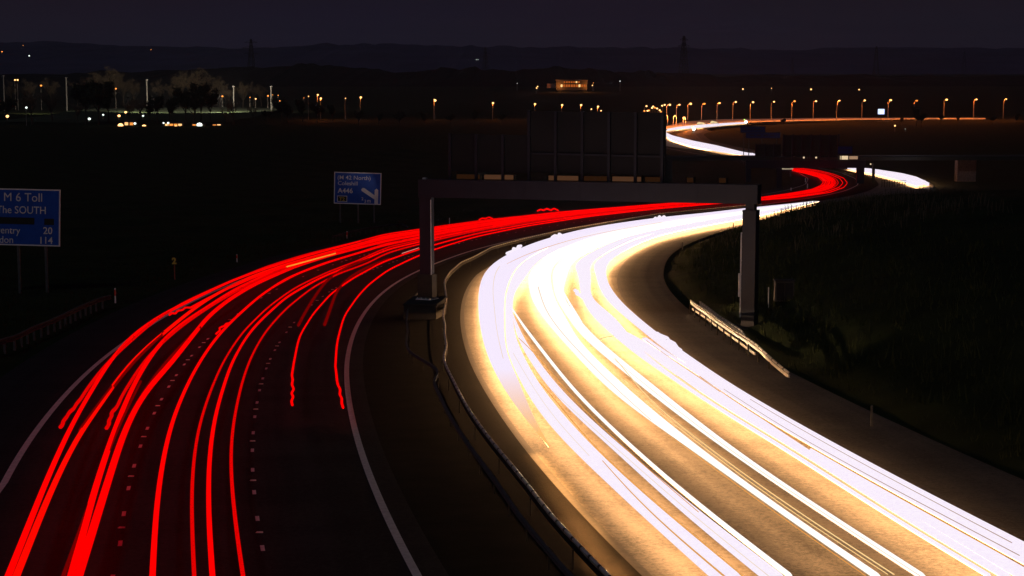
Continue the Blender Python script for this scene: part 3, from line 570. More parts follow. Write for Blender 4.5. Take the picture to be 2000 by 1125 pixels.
m=MB(); m.tube([gl+u*.43+nrm*.3-gz*1.2,np.array(((gl+u*.43+nrm*.3)[0],(gl+u*.43+nrm*.3)[1],cz))],.025,6); m.build('conduit',M_GALV,gan)
rzb=zr(98.5)-.15; m=MB(); nk=gr-gz*(bh+.001); m2=MB()
vbox(gr,.50,.5,nk[2]-.35,nk[2],m2); vbox(gr,.78,.7,nk[2]-.45,nk[2]-.35,m2); m2.build('bearing',M_STEEL,gan)
vbox(gr,.76,.7,rzb,nk[2]-.45,m); m.build('leg',M_STEEL,gan)
m=MB(); c=gr-u*.46+nrm*.25; zt=atY(1452,455,98.5)[2]; m.tube([(c[0],c[1],rzb+.9),(c[0],c[1],zt)],.035,6)
for k in range(7):
    z=rzb+1+(zt-rzb-1)*k/6; m.box((c[0]+.05,c[1],z),(.16,.06,.06))
m.build('conduit',M_GALV,gan)
m=MB(); c2=gr-u*.56+nrm*.3; m.box((c2[0]+.06,c2[1],rzb+2.7),(.14,.12,1.3)); m.build('junction_box',M_GALV,gan)
m=MB(); vbox(gl-u*.1,.24,.2,gl[2],gl[2]+.09,m); m.build('end_cap',M_GALV,gan)
# sign panels standing on the beam (back side towards camera)
def onbeam(px): # point on beam top centre line at picture column px
    lo,hi=0.,1.
    for _ in range(40):
        mm=(lo+hi)/2; p=gl+(gr-gl)*mm; x=1000+F*p[0]/(p[1]*CP-p[2]*SP)
        if x<px: lo=mm
        else: hi=mm
    return gl+(gr-gl)*lo
def signpanel(px0,px1,row,posts,lab,rail=None):
    c0,c1=onbeam(px0),onbeam(px1); cm=onbeam((px0+px1)/2); top=atY(1000,row,cm[1])[2]; bot=c0[2]+.50
    r=thing('gantry_sign',((cm-nrm*.45)[0],(cm-nrm*.45)[1],cm[2]),lab,'road sign','sign panels on the near gantry')
    m=MB(); b0=c0-nrm*.30; b1=c1-nrm*.30; d=nrm*.05
    m.hexa([np.array((*(b0-d)[:2],bot)),np.array((*(b1-d)[:2],bot)),np.array((*(b1+d)[:2],bot)),np.array((*(b0+d)[:2],bot)),np.array((*(b0-d)[:2],top)),np.array((*(b1-d)[:2],top)),np.array((*(b1+d)[:2],top)),np.array((*(b0+d)[:2],top))]); m.build('panel',M_PANEL,r)
    for p in posts:
        c=onbeam(p)-nrm*.15; m=MB(); vbox(c,.16,.14,c[2],top+.03,m); m.build('post',M_STEEL,r)
    if rail:
        m=MB(); z=atY(1000,rail,cm[1])[2]; e=c0-nrm*.2; g=c1-nrm*.2; m.bar((e[0],e[1],z),(g[0],g[1],z-.02),.1,.06); m.build('cross_rail',M_STEEL,r)
    for p in range(2):
        pass
    return r
s1=signpanel(875,1028,263,[877,928,980],'smaller dark sign panel on the left of the near gantry, three posts on its back')
s2=signpanel(1031,1296,219,[1031,1083,1135,1187,1239,1291],'taller and wider dark sign panel on the near gantry, with six posts behind',rail=303)
M_BOXGLOW=emis('box_glow_amber',(.40,.17,.08),.17); M_BOXGLOWD=emis('box_glow_dim',(.22,.08,.03),.09)  # boxes given their own glow in place of headlights shining on them
for px0,px1,mt,lab in ((939,998,M_BOXGLOW,'box with added amber glow on the gantry beam under the smaller panel'),(1065,1125,M_BOXGLOW,'box with added amber glow on the beam, leftmost under the tall panel'),(1131,1181,M_BOXGLOWD,'box with added dim brown glow on the beam, second under the tall panel'),(1190,1248,M_BOXGLOW,'box with added amber glow on the beam, third under the tall panel'),(885,932,M_BOXGLOWD,'box with added dim glow on the gantry beam, leftmost of all'),(1254,1288,M_BOXGLOWD,'box with added dim glow at the right end of the tall panel'),(1336,1350,M_BOXGLOWD,'small box with added dim glow on the beam right of the tall panel'),(1399,1414,M_BOXGLOWD,'small box with added dim glow on the beam nearest the right gantry leg')):
    c0,c1=onbeam(px0)-nrm*.52,onbeam(px1)-nrm*.52; m=MB(); r=thing('beam_box',tuple((c0+c1)/2),lab,'light box','boxes with added glow on the near gantry beam'); d=nrm*.1
    m.hexa([c0-d+gz*.03,c1-d+gz*.03,c1+d+gz*.03,c0+d+gz*.03,c0-d+gz*.29,c1-d+gz*.29,c1+d+gz*.29,c0+d+gz*.29]); m.build('glow_face',mt,r)
    m=MB(); e=nrm*.13
    for q0 in(c0,c1): m.box((q0[0],q0[1],q0[2]+.16),(.05,.26,.32),math.atan2(u[1],u[0]))
    m.hexa([c0-e+gz*.295,c1-e+gz*.295,c1+e+gz*.295,c0+e+gz*.295,c0-e+gz*.33,c1-e+gz*.33,c1+e+gz*.33,c0+e+gz*.33]); m.build('housing',M_DARK,r)
# concrete plinth
p0=atY(800,592,104.6); p1=atY(861,586,104.6); pm=(p0+p1)/2
m=MB(); ang=math.atan2(u[1],u[0])*.3
m.box((gl[0]-.1,106.6,(plz+zr(106)-.4)/2),(1.95,3.6,plz-zr(106)+.4),ang); m.box((gl[0]-.1,106.6,plz-.06),(2.05,3.7,.1),ang)
tag(m.build('gantry_plinth',M_CONC),'concrete plinth in the median carrying the left gantry leg','plinth')
m=MB(); m.box((gr[0],gr[1],zr(98.5)+.05),(1.8,1.8,.35),ang); tag(m.build('gantry_plinth',M_CONC),'low concrete footing under the right gantry leg','plinth')
# cabinet and marker posts
def mpost(px,row0,row1,lab,w=.1,refl=None,mat=None,cat='marker post',h=None):
    p=at(px,row1); p[2]=ground_z(p[0],p[1]) if h else p[2]; H_=(row1-row0)*p[1]/F
    r=thing('marker_post',p,lab,cat,'roadside marker posts'); m=MB(); m.box((p[0],p[1],p[2]+H_/2),(w,.06,H_)); m.box((p[0],p[1],p[2]+H_+.015),(w*.7,.05,.03)); m.build('post',mat or M_WHITE,r)
    if refl is not None:
        m=MB(); m.box((p[0],p[1]-.036,p[2]+H_*.72),(w*.95,.012,H_*.42)); m.build('reflector',refl,r)
    return r
M_REFL=noisy('reflector_red',(.9,.06,.03),(.98,.08,.04),3,.3); M_REFO=noisy('reflector_pale',(.8,.6,.5),(.9,.7,.6),3,.3)
mpost(225.5,563,592,'marker post with glowing red reflector at the end of the left guard rail',.1,M_REFL)
mpost(463,497,512,'marker post with red top beside the trails, left of the junction sign',.1,M_REFL)
mpost(678,452,466,'pale marker post at the near end of the guard rail under the junction sign',.13,M_REFL)
mpost(878,426,437,'small marker post just right of the left gantry leg',.13,M_REFO)
mpost(1702,786,832,'grey marker post standing alone on the right grass bank',.08,mat=M_DGALV,h=1)
mpost(1500,588,628,'thin lit marker post right of the right gantry leg',.05,h=1)
mpost(1333,473,487,'thin dark marker post on the far edge of the right shoulder',.1,mat=M_DGALV)
mpost(1432,436,452,'dark marker post at the end of the small dark crash barrier',.12,mat=M_DGALV)
mpost(1544,334,345,'slim post under the small white sign beyond the far gantry',.3,mat=M_DGALV)
mpost(1573,348,356,'faint marker post inside the far red loop, upper one',.25); mpost(1577,359,368,'faint marker post inside the far red loop, lower one',.25); mpost(1545,367,372,'faint marker post inside the far red loop, nearest the red trails',.25)
p=at(1530,628); p[2]=ground_z(p[0],p[1]); cb=thing('equipment_cabinet',p,'dark roadside equipment cabinet right of the right gantry leg','cabinet'); m=MB(); m.box((p[0],p[1],p[2]+.6),(1.1,.6,1.2)); m.build('body',M_DGALV,cb); m=MB(); m.box((p[0],p[1],p[2]+1.23),(1.2,.7,.06)); m.build('lid',M_STEEL,cb); m=MB(); m.box((p[0]-.25,p[1]-.31,p[2]+.6),(.45,.03,1.0)); m.box((p[0]+.25,p[1]-.31,p[2]+.6),(.45,.03,1.0)); m.build('door',M_STEEL,cb)

M_FROAD=noisy('lamplit_pale_road',(.5,.48,.46),(.6,.58,.55),.05,.8)  # lamp-lit brightness put into pale road and ground patches
def patch(top,bot,h=.12):
    A=resample([at(x,y,h) for x,y in top],6,1); B=resample([at(x,y,h) for x,y in bot],6,1); n=max(len(A),len(B))
    ip=lambda Q:np.stack([np.interp(np.linspace(0,len(Q)-1,n),np.arange(len(Q)),Q[:,i]) for i in range(3)],1)
    struct(strip(ip(A),ip(B)).build('road_lamplit_patch',M_FROAD,origin=(0,0,0)))
patch([(1301,246),(1340,237),(1400,233),(1500,231.5),(1650,230),(1780,230),(1925,230.5)],[(1301,252),(1350,246),(1400,242),(1500,238),(1650,234.5),(1780,233),(1925,233)])
patch([(1299,268),(1320,275),(1360,285),(1410,294)],[(1299,285),(1320,288),(1360,292),(1410,296)])
# ------------------------------------------------------------------ lettering
def text(s,size,mat,parent,origin,ux,uz,name='lettering',bold=0.,xs=1.):
    cu=bpy.data.curves.new('t','FONT'); cu.body=s; cu.size=size; cu.offset=bold; cu.extrude=.004; cu.resolution_u=3
    o=bpy.data.objects.new('t',cu); COL.objects.link(o); dg=bpy.context.evaluated_depsgraph_get(); me=bpy.data.meshes.new_from_object(o.evaluated_get(dg))
    bpy.data.objects.remove(o); bpy.data.curves.remove(cu)
    base=np.array(root_of(parent).location); n=np.cross(ux,uz)
    for v in me.vertices:
        w=np.array(origin)+ux*v.co.x*xs+uz*v.co.y+n*v.co.z-base; v.co=tuple(w)
    me.materials.clear(); me.materials.append(mat); me.name=name
    q=bpy.data.objects.new(name,me); COL.objects.link(q); q.parent=parent; q['label']='white lettering reading '+s if mat is M_WHITE else 'yellow lettering reading '+s
    return q
def signboard(name,TL,TR,BL,Y,lab,legs,border=.12,grp='blue direction signs on the left verge'):
    a=atY(*TL,Y); b_=atY(*TR,Y-.8); c=atY(*BL,Y); ux=(b_-a); w=np.linalg.norm(ux); ux/=w; uz=(a-c); hgt=np.linalg.norm(uz); uz/=hgt; n=np.cross(ux,uz)
    base=(c+ux*w/2); r=thing(name,(base[0],base[1],zr(base[1])),lab,'road sign',grp)
    def pl(x0,y0,x1,y1,d0,d1): return [c+ux*x+uz*y+n*d for d in(d0,d1) for x,y in((x0,y0),(x1,y0),(x1,y1),(x0,y1))]
    def slab(nm,mt,*q):
        m=MB(); m.hexa(pl(*q)); return m.build(nm,mt,r)
    slab('board',M_BLUE,border,border,w-border,hgt-border,-.03,.012)
    m=MB()
    for q in((0,0,w,border),(0,hgt-border,w,hgt),(0,border,border,hgt-border),(w-border,border,w,hgt-border)): m.hexa(pl(*q,-.03,.016))
    m.build('border',M_WHITE,r)
    for x,row in legs:
        p=atY(x,row,Y); m=MB(); q=c+ux*((p-c)@ux); m.bar((q[0]-n[0]*.12,q[1]-n[1]*.12,zr(q[1])-.3),(q[0]-n[0]*.12,q[1]-n[1]*.12,c[2]+hgt-.3),.18,.18); m.build('leg',M_DGALV,r)
    return r,c,ux,uz,n,w,hgt,slab,pl
# junction sign; picture size 92 x 63 px -> unit
r,c,ux,uz,n,w,hg,slab,pl=signboard('direction_sign',(653,335.5),(745,338),(652,397.5),230.,'blue junction direction sign with white border and arrow reading Coleshill A446',[(664,437),(700,437),(732,437)])
U=w/92.
def T(s,x,y,size,mat=M_WHITE,bold=.0,xs=1.): text(s,size*U,mat,r,c+ux*x*U+uz*(hg-y*U)+n*.032,ux,uz,bold=bold*U,xs=xs)
T('(M 42 North)',6,14,10.8,bold=.04,xs=1.1); T('Coleshill',7,25,10.8,bold=.04,xs=1.05); T('A446',7.5,40,13,bold=.25,xs=1.05)
slab('number_patch_border',M_WHITE,6.5*U,hg-57*U,26*U,hg-45.5*U,.012,.02); slab('number_patch',M_BLACK,7.6*U,hg-56*U,24.9*U,hg-46.6*U,.012,.026)
T('T2',10.5,55,9,M_YEL,bold=.1,xs=1.1); T('2',54,53,8,bold=.1); T('3',59.5,57.5,8,bold=.1); T('m',65,57,10,bold=.1)
m=MB()
def apoly(pts): 
    P=[c+ux*x*U+uz*(hg-y*U) for x,y in pts]; k=len(P); m.add([p+n*.013 for p in P]+[p+n*.03 for p in P],[tuple(range(k))[::-1],tuple(range(k,2*k))]+[(i,(i+1)%k,k+(i+1)%k,k+i) for i in range(k)])
apoly([(79.5,60),(86.5,60),(86.5,33),(83,30),(79.5,33),(79.5,43),(79.5,51)]); apoly([(79.5,51),(79.5,43),(59,29.5),(55.5,29.5),(53,33),(54.5,35.5)]); m.build('arrow',M_WHITE,r)
# large route sign, cut by the left edge of the picture
r,c,ux,uz,n,w,hg,slab,pl=signboard('direction_sign',(-75,366),(118,370.5),(-75,476.5),126.,'large blue route confirmation sign reading M6 Toll The SOUTH with distances 20 and 114',[(-40,545),(41,547),(97,570)],border=.09)
U=w/193.
T('M 6 Toll',82,23.5,23,bold=0,xs=.98); T('The SOUTH',69,46.5,20,bold=.05,xs=.94)
slab('black_patch',M_BLACK,60*U,hg-67*U,143*U,hg-54*U,.012,.02); slab('black_patch',M_BLACK,162*U,hg-67*U,181*U,hg-55*U,.012,.02)
T('Coventry',46,85,19,bold=.05,xs=.95); T('London',46,103,19,bold=.05,xs=.96); T('20',160,84,18.5,bold=.2); T('114',151.5,102.5,18.5,bold=.2)
# little marker sign with the number 2
p=at(341.5,546); r=thing('distance_marker',p,'small yellow number 2 plate on a red pole on the left verge','marker sign'); k=p[1]/F
m=MB(); m.box((p[0],p[1],p[2]+15*k),(.09,.06,30*k)); m.build('pole',noisy('red_pole',(.3,.06,.03),(.4,.09,.05),3),r)
m=MB(); m.box((p[0],p[1]-.05,p[2]+37*k),(10*k,.03,15*k)); m.build('plate',M_BLACK,r)
U=k; c=np.array((p[0]-4.4*k,p[1]-.07,p[2]+31.5*k)); text('2',16.5*k,M_YEL,r,c,np.array((1.,0,0)),np.array((0,0,1.)),bold=.035)

# unseen spots added on the left-hand signs and posts, standing for passing cars' beams
def beam(px,row,h,tgt,power,size,col=(1,.9,.8),blend=.6):
    p=at(px,row,h); d=Vector(tgt)-Vector(p); l=bpy.data.lights.new('verge_spot','SPOT'); l.energy=power; l.spot_size=math.radians(size); l.spot_blend=blend; l.color=col; l.shadow_soft_size=.12
    o=bpy.data.objects.new('verge_spot',l); COL.objects.link(o); o.location=p; o.rotation_euler=d.to_track_quat('-Z','Y').to_euler()
beam(500,538,.65,atY(700,368,230.),1500*24,3.2)
beam(150,800,.65,atY(60,425,126.),1100,7.5)
beam(200,700,.65,at(341,516,0.)+np.array((0,0,1.2)),420,2.5)
beam(110,790,.65,at(225.5,592,.8),1400,1.4); beam(260,700,.65,at(463,512,.7),3200,1.2); beam(420,600,.65,at(678,466,.7),4500,1.2)

def head(p,q,power,size,col=(1,.72,.42),blend=.8,r=.1):
    l=bpy.data.lights.new('headlight_fill','SPOT'); l.energy=power; l.spot_size=math.radians(size); l.spot_blend=blend; l.color=col; l.shadow_soft_size=r
    o=bpy.data.objects.new('headlight_fill',l); COL.objects.link(o); o.location=[float(v) for v in p]; o.rotation_euler=(Vector([float(v) for v in q])-Vector([float(v) for v in p])).to_track_quat('-Z','Y').to_euler()
# unseen down-facing strips added to brighten the road where one trail ends
for a_,b_,pw in (((1048,835),(1080,885),260),((1080,885),(1122,950),420),((1122,950),(1172,1020),560),((1172,1020),(1228,1085),460),((1228,1085),(1290,1150),300)):
    p,q=at(*a_,.9),at(*b_,.9); l=bpy.data.lights.new('headlight_fill','AREA'); l.shape='RECTANGLE'; l.size=.35; l.size_y=float(np.linalg.norm(q-p)); l.energy=pw*.34; l.spread=math.radians(75); l.color=(1,.46,.13)
    o=bpy.data.objects.new('headlight_fill',l); COL.objects.link(o); o.location=[float(v) for v in (p+q)/2]; o.rotation_euler=(0,0,math.atan2(q[1]-p[1],q[0]-p[0])-math.pi/2)
# unseen side strips added to brighten the right leg barrier and the median rail
def strip_light(a_,b_,side,pw,col,h=.6,spread=34,dip=0.):
    p,q=at(*a_,h),at(*b_,h); d=Vector(q-p); n=Vector((d.y,-d.x,0)).normalized()*side; l=bpy.data.lights.new('headlight_fill','AREA'); l.shape='RECTANGLE'; l.size=d.length; l.size_y=.06; l.energy=pw; l.color=col; l.spread=math.radians(spread)
    o=bpy.data.objects.new('headlight_fill',l); COL.objects.link(o); o.location=[float(v) for v in (p+q)/2]
    from mathutils import Matrix
    x=d.normalized(); z=(-n+Vector((0,0,dip))); z=(z-x*z.dot(x)).normalized(); y=z.cross(x); o.rotation_euler=Matrix((x,y,z)).transposed().to_euler()
for a_,b_ in (((1225,590),(1350,692)),): strip_light(a_,b_,-1,110,(1,.62,.33),.6,18)
for a_,b_,pw in (((932,615),(963,720),90),((966,730),(1028,825),80),((1045,845),(1138,900),70),((1150,912),(1260,1012),80),((1268,1020),(1380,1122),70)): strip_light(a_,b_,1,pw*.5,(1,.72,.45),.6,13,-.07)
# ------------------------------------------------------------------ far gantry, signs, bridge
YG=430.; g2=thing('sign_gantry',(atY(1461,355,YG)[0],YG,zr(YG)),'distant sign gantry over the red loop, thin vertical posts above its beam','gantry','motorway sign gantries')
def fb(name,x0,r0,x1,r1,Y,d,mat,parent,mi=0):
    a=atY(x0,r0,Y); b=atY(x1,r1,Y); m=MB(); m.box(((a[0]+b[0])/2,Y,(a[2]+b[2])/2),(b[0]-a[0],d,abs(a[2]-b[2]))); return m.build(name,mat,parent)
fb('beam',1456,313,1690,328,YG,1.,M_STEEL,g2); fb('leg',1457,328.1,1466,356,YG,1.,M_STEEL,g2); fb('leg',1673,328.1,1687,358,YG,1.,M_STEEL,g2); fb('leg',1517,328.1,1526,371,YG-12,1.,M_STEEL,g2)
for x in list(range(1529,1640,18)): fb('sign_post',x,262,x+1.6,313,YG,.2,M_STEEL,g2)
for x in (1475,1493,1511): fb('sign_post',x,280,x+1.6,313,YG,.2,M_STEEL,g2)
fb('cross_rail',1529,295,1640,296.4,YG-.3,.15,M_STEEL,g2)
fb('sign_panel',1531,264,1634,305,YG+1.,.2,M_DARK,g2); fb('sign_panel',1477,282,1525,305,YG+1.,.2,M_DARK,g2)
M_SB=noisy('sign_blue_dim',(.004,.02,.12),(.005,.025,.14),2,.5); M_SBF=M_SB
for (x0,r0,x1,r1,Y,lab) in ((1447,247.5,1494,258.5,600.,'small dim blue sign above the far gantry, upper left one'),(1457,259.5,1523,269.5,560.,'small dim blue sign above the far gantry, wider lower one'),(1637,286.5,1664,300,YG,'small dim blue sign near the right end of the far gantry')):
    b=atY(x0,r0,Y); r=thing('distant_sign',(b[0],Y,zr(Y)),lab,'road sign','small dim blue signs near the far gantry')
    fb('board',x0,r0,x1,r1,Y-1.6,.2,M_SB,r)
    fb('frame',x0-.8,r0-.9,x1+.8,r1+.9,Y-1.3,.15,M_STEEL,r)
    for xx in (x0+6,x1-6):
        q=atY(xx,r1,Y-1.2); m=MB(); m.box((q[0],Y-1.1,(q[2]+(zr(Y) if Y>YG else g2.location.z))/2),(.25,.2,q[2]-(zr(Y)))) if Y>YG else m.box((q[0],Y-1.1,q[2]-.7),(.2,.2,1.6)); m.build('post',M_DGALV,r)
    for k_ in range(4):
        xx=x0+(x1-x0)*(.12+.2*k_); fb('lettering',xx,r0+(r1-r0)*.35,xx+(x1-x0)*.12,r0+(r1-r0)*.6,Y-1.72,.03,M_STEEL,r)
M_CREAM=emis('lit_cream_panel',(1,.75,.45),.8)
r=thing('beam_box',(atY(1655,308,YG)[0],YG-1,atY(1655,312,YG)[2]),'bright cream light box on the right end of the far gantry beam','light box')
fb('glow_face',1641,304.5,1656,311.5,YG-1,.3,M_CREAM,r); fb('glow_face',1658,305,1675,311,YG-1,.3,emis('lit_cream_dim',(1,.6,.35),.35),r); fb('housing',1636,303.6,1676,304.3,YG-1,.5,M_DARK,r)
for x,nm in ((1570,'left'),(1594,'right')):
    c_=atY(x,309,YG-1); r=thing('beam_lamp',c_,f'tiny cream lamp on the far gantry beam, {nm} one of two','lamp','tiny lamps on the far gantry'); m=MB(); m.ball(c_+gz*.15,.25,6); m.build('bulb',M_CREAM,r); m=MB(); m.box(c_-gz*.15,(.5,.3,.15)); m.build('bracket',M_DARK,r)
r=thing('small_sign',(at(1537,345)[0],at(1537,345)[1],zr(at(1537,345)[1])),'small pale rectangular sign board on the left of the far red loop','road sign')
Y_=at(1537,345)[1]; fb('board',1525,325.5,1549,331,Y_,.2,emis('pale_sign_glow',(.75,.6,.4),.45),r); fb('legend',1530,327.2,1544,328.8,Y_-.12,.03,M_BLACK,r); fb('post',1542,331,1544,345,Y_+.2,.2,M_DGALV,r)  # board glows by its own colour in place of light falling on it
# camera mast right of far gantry
Y_=455.; r=thing('camera_mast',(atY(1706,358,Y_)[0],Y_,zr(Y_)),'dark mast with a small arm and lit tip right of the far gantry','mast'); fb('pole',1703.5,328,1708,358,Y_,.5,M_DARK,r); fb('upper_pole',1703.8,318,1705.4,328,Y_,.2,M_DGALV,r); fb('arm',1700,319.5,1703.7,321,Y_,.2,M_DGALV,r)
m=MB(); m.ball(atY(1700.5,320.5,Y_-.4),.22,6); m.build('lamp',M_CREAM,r)
# overbridge
YBr=470.; r=thing('overbridge',(atY(1640,355,YBr)[0],YBr,zr(YBr)),'long thin dark overbridge crossing behind the far gantry, brick pier at its right','bridge')
def qd(name,p,d,mat):
    m=MB(); m.hexa([np.array(v)+np.array((0,dy,0)) for v in (p[3],p[2]) for dy in(-d/2,)]and [p[0]-np.array((0,d/2,0)),p[1]-np.array((0,d/2,0)),p[1]+np.array((0,d/2,0)),p[0]+np.array((0,d/2,0)),p[3]-np.array((0,d/2,0)),p[2]-np.array((0,d/2,0)),p[2]+np.array((0,d/2,0)),p[3]+np.array((0,d/2,0))]); return m.build(name,mat,r)
qd('deck',[atY(1270,312,YBr),atY(2120,311,YBr),atY(2120,303.5,YBr),atY(1270,305.5,YBr)],9,M_DARK)
qd('parapet_rail',[atY(1270,305.4,YBr-4.4),atY(2120,303.4,YBr-4.4),atY(2120,302.2,YBr-4.4),atY(1270,304.2,YBr-4.4)],.15,M_DGALV)
for x in (1300,1380,1440,1720,1790,1960,2040): fb('parapet_post',x,302.5,x+1,306,YBr-4.4,.1,M_DGALV,r)
fb('pier',1868,311.2,1903,356,YBr,3,M_BRICK,r); fb('abutment',1262,312.1,1310,356,YBr,8,M_DARK,r)
# mesh fence in front of the far white trail
p=at(1735,364); r=thing('mesh_fence',(p[0],p[1],p[2]),'short dark mesh fence in front of the far white trail','fence'); Y_=at(1735,366)[1]
for x in range(1722,1772,5): fb('post',x,350+(x-1722)*.12,x+1.,366,Y_,.1,M_DARK,r)
for k_ in range(4): fb('rail',1722,352+k_*3.5,1770,352.7+k_*3.5,Y_-.1,.08,M_DARK,r)

# ------------------------------------------------------------------ street lamps
M_SOD=emis('sodium_lamp',(1,.50,.17),3.6); M_SODO=emis('sodium_lamp_deep',(1,.30,.05),2.4); M_COOL=emis('cool_lamp',(.85,1,.9),2.2); M_POLE=noisy('lamp_pole',(.25,.24,.22),(.35,.33,.3),3,.6)
def lamp(name,px,top,bot,Y,lab,grp,r=.42,power=0,arm=1.4,mat=None,col=(1,.22,.03)):
    b=atY(px,bot,Y); t=atY(px,top,Y); b[2]=max(b[2],zr(Y)) if bot>225 else zr(Y)
    o=thing(name,b,lab,'street lamp',grp); Ht=t[2]-b[2]
    m=MB(); m.tube([b,(b[0],b[1],b[2]+Ht*.9)],[.16,.10],6); m.build('pole',M_POLE,o)
    m=MB(); m.tube([(b[0],b[1],b[2]+Ht*.9),(b[0]+arm*.3,b[1],b[2]+Ht*.98),(b[0]+arm,b[1],b[2]+Ht)],.07,5); m.build('arm',M_POLE,o)
    m=MB(); m.ball((b[0]+arm,b[1],b[2]+Ht-.05),r,8,sz=.8); m.build('lamp_head',mat or M_SOD,o)
    if power:
        l=bpy.data.lights.new('lamp_glow','POINT'); l.energy=power; l.color=col; l.shadow_soft_size=r*1.1; q=bpy.data.objects.new('lamp_glow',l); COL.objects.link(q); q.parent=o; q.location=(arm,-.2,Ht-.75)
    return o
tops=[(1302,203),(1321,203),(1343,201),(1370,201),(1400,199.5),(1431,197.5),(1465,198),(1506,197),(1546,196),(1588,196),(1634,195),(1683,194.5),(1734,194),(1785,195),(1843,193),(1901,192.5),(1959,192)]
def roadY(px):
    P=np.array([(280.5,1095)]) ; X=[1300,1350,1400,1457,1600,1900,2000]; return float(np.interp(px,X,[955,985,1010,1040,1072,1100,1105]))
for i,(x,y) in enumerate(tops): lamp('street_lamp',x,y+1.5,234,roadY(x)+6,f'sodium street lamp in the long row behind the distant road, {ORD[i]} from the left','sodium lamps along the distant road',r=[.62,.5,.66,.55,.42,.6][i%6],power=[9000,6500,10500,7500][i%4],arm=1.6,mat=M_SODO if i%5==3 else None)
for i,(x,y) in enumerate([(1304,225),(1315,227),(1321,226),(1334,229),(1339,229)]): lamp('street_lamp',x,y,244,935,f'short sodium lamp on the inside of the distant bend, {ORD[i]} from the left','short sodium lamps on the distant bend',r=.38,power=4500,arm=.8 if i%2 else -.8)
for i in range(12):
    x=1254+i*3.6+rng.uniform(-1.5,1.5); y=206+rng.uniform(-2,12)
    lamp('street_lamp',x,y,222,1185+2*i,f'sodium lamp in the tight cluster left of the distant road, {ORD[i]} from the left','clustered sodium lamps by the distant bend',r=.62,mat=M_SOD if i%3 else M_SODO)
for i,(x,y,s) in enumerate([(602,188,.3),(620,185,.55),(626,192,.6),(674,192,.32),(704,190,.65),(849,196,.75),(962,201,.6),(1044,203,.6),(1097,205,.6),(1134,205,.62),(1154,213,.42),(1167,208,.6),(1173,216,.4),(847,194,.25)]):
    lamp('street_lamp',x,y,y+18,1090,f'sodium lamp in the scattered middle row, {ORD[i]} in line from the left' if i<13 else 'tiny companion lamp just left of the big middle lamp','scattered sodium lamps in the middle distance',r=s*1.05,power=2500 if s>.5 else 0,arm=.3)
town=[(29,156,.5,0),(34,156,.55,0),(80,167,.6,1),(226,173,.5,1),(434,188,.55,1),(488,190,.3,1),(499,193,.45,0),(14,227,.5,0),(51,210,.35,2),(174,232,.45,2),(127,252,.75,2),(235,245,.85,0),(263,241,.4,2),(232,226,.45,0),(245,219,.4,0),(281,247,.7,0),(281,253,.5,1),(328,240,.35,2),(332,256,.75,0),(343,249,.8,0),(351,250,.85,0),(346,255,.5,1),(389,244,.9,2),(381,262,.45,1),(385,266,.4,0),(380,254,.5,1),(423,252,.6,0),(426,254,.5,1),(431,267,.4,0),(319,240,.3,2),(201,224,.3,2),(279,226,.3,2),(403,262,.3,2),(532,190-5,.3,1),(546,197,.4,1),(543,186,.3,1),(523,187,.5,1),(593,191,.2,1)]
for i,(x,y,s,k) in enumerate(town):
    a,bz=ray(x,y); Y=1300. if y<200 else 980.
    kind=['warm white','orange','cool white'][k]; n_=sum(1 for q in town[:i] if q[3]==k)
    lamp('town_lamp',x,y,y+8,Y,f'small {kind} town light among the trees at the left, {ORD[n_%26]} of its colour from the left edge','town lights among the trees',r=s*1.8 if y>200 else s*1.25,mat=[M_SOD,M_SODO,M_COOL][k],arm=.2,power=9000 if (s>.7 and y>200) else 0,col=(1,.45,.14))
# order the town labels by true left-to-right position
tl=sorted([o for o in COL.objects if o.name.startswith('town_lamp') and o.parent is None],key=lambda o:o.location.x/o.location.y)
cnt={}
for o in tl:
    k=o['label'].split(' town')[0]; cnt[k]=cnt.get(k,0)+1; o['label']=f'{k} town light among the left trees, {ORD[cnt[k]-1]} of its colour from the left'
hillL=[(4,101,1.2,1),(45,89,.5,1),(57,109,1.3,2),(295,97,.6,1),(1047,127,.8,0),(1050,169,.8,0),(1048,172,.9,0),(1451,174,1.,0),(1584,174.5,1.1,0),(1678,175,.9,0),(1507,172.5,.5,0),(930,116.5,.5,2),(934,116,.5,2),(1010,163,.4,2),(1211,158.5,.6,2),(1220,131.5,.3,2),(1157,167,.8,0),(1159,162,.5,1),(1748,245.5,1.,0),(1768,252,.3,2),(457,139,.3,2)]
for i,(x,y,s,k) in enumerate(hillL):
    Y=900. if y>240 else (5500. if y<140 else 2150.)
    p=atY(x,y,Y); gz_=-35. if Y<5000 else p[2]-9; sc=1. if Y<1000 else (2.1 if Y<3000 else 4.2)
    o=thing('distant_lamp',(p[0],p[1],gz_),'','lamp','isolated lights on the far hills and fields')
    m=MB(); m.tube([(p[0],p[1],gz_),p],.12*sc,5); m.build('pole',M_POLE,o); m=MB(); m.ball(p,s*.42*sc,6); m.build('lamp_head',[M_SOD,M_SODO,M_COOL][k],o)
    o['px']=x
hl=sorted([o for o in COL.objects if o.name.startswith('distant_lamp') and o.parent is None],key=lambda o:o['px'])
for i,o in enumerate(hl):
    where='on the far hill' if o.location.y>5000 else ('below the orange road' if o.location.y<1000 else 'in the far dark fields')
    o['label']=f'isolated point of light {where}, {ORD[i]} of these from the left'; del o['px']
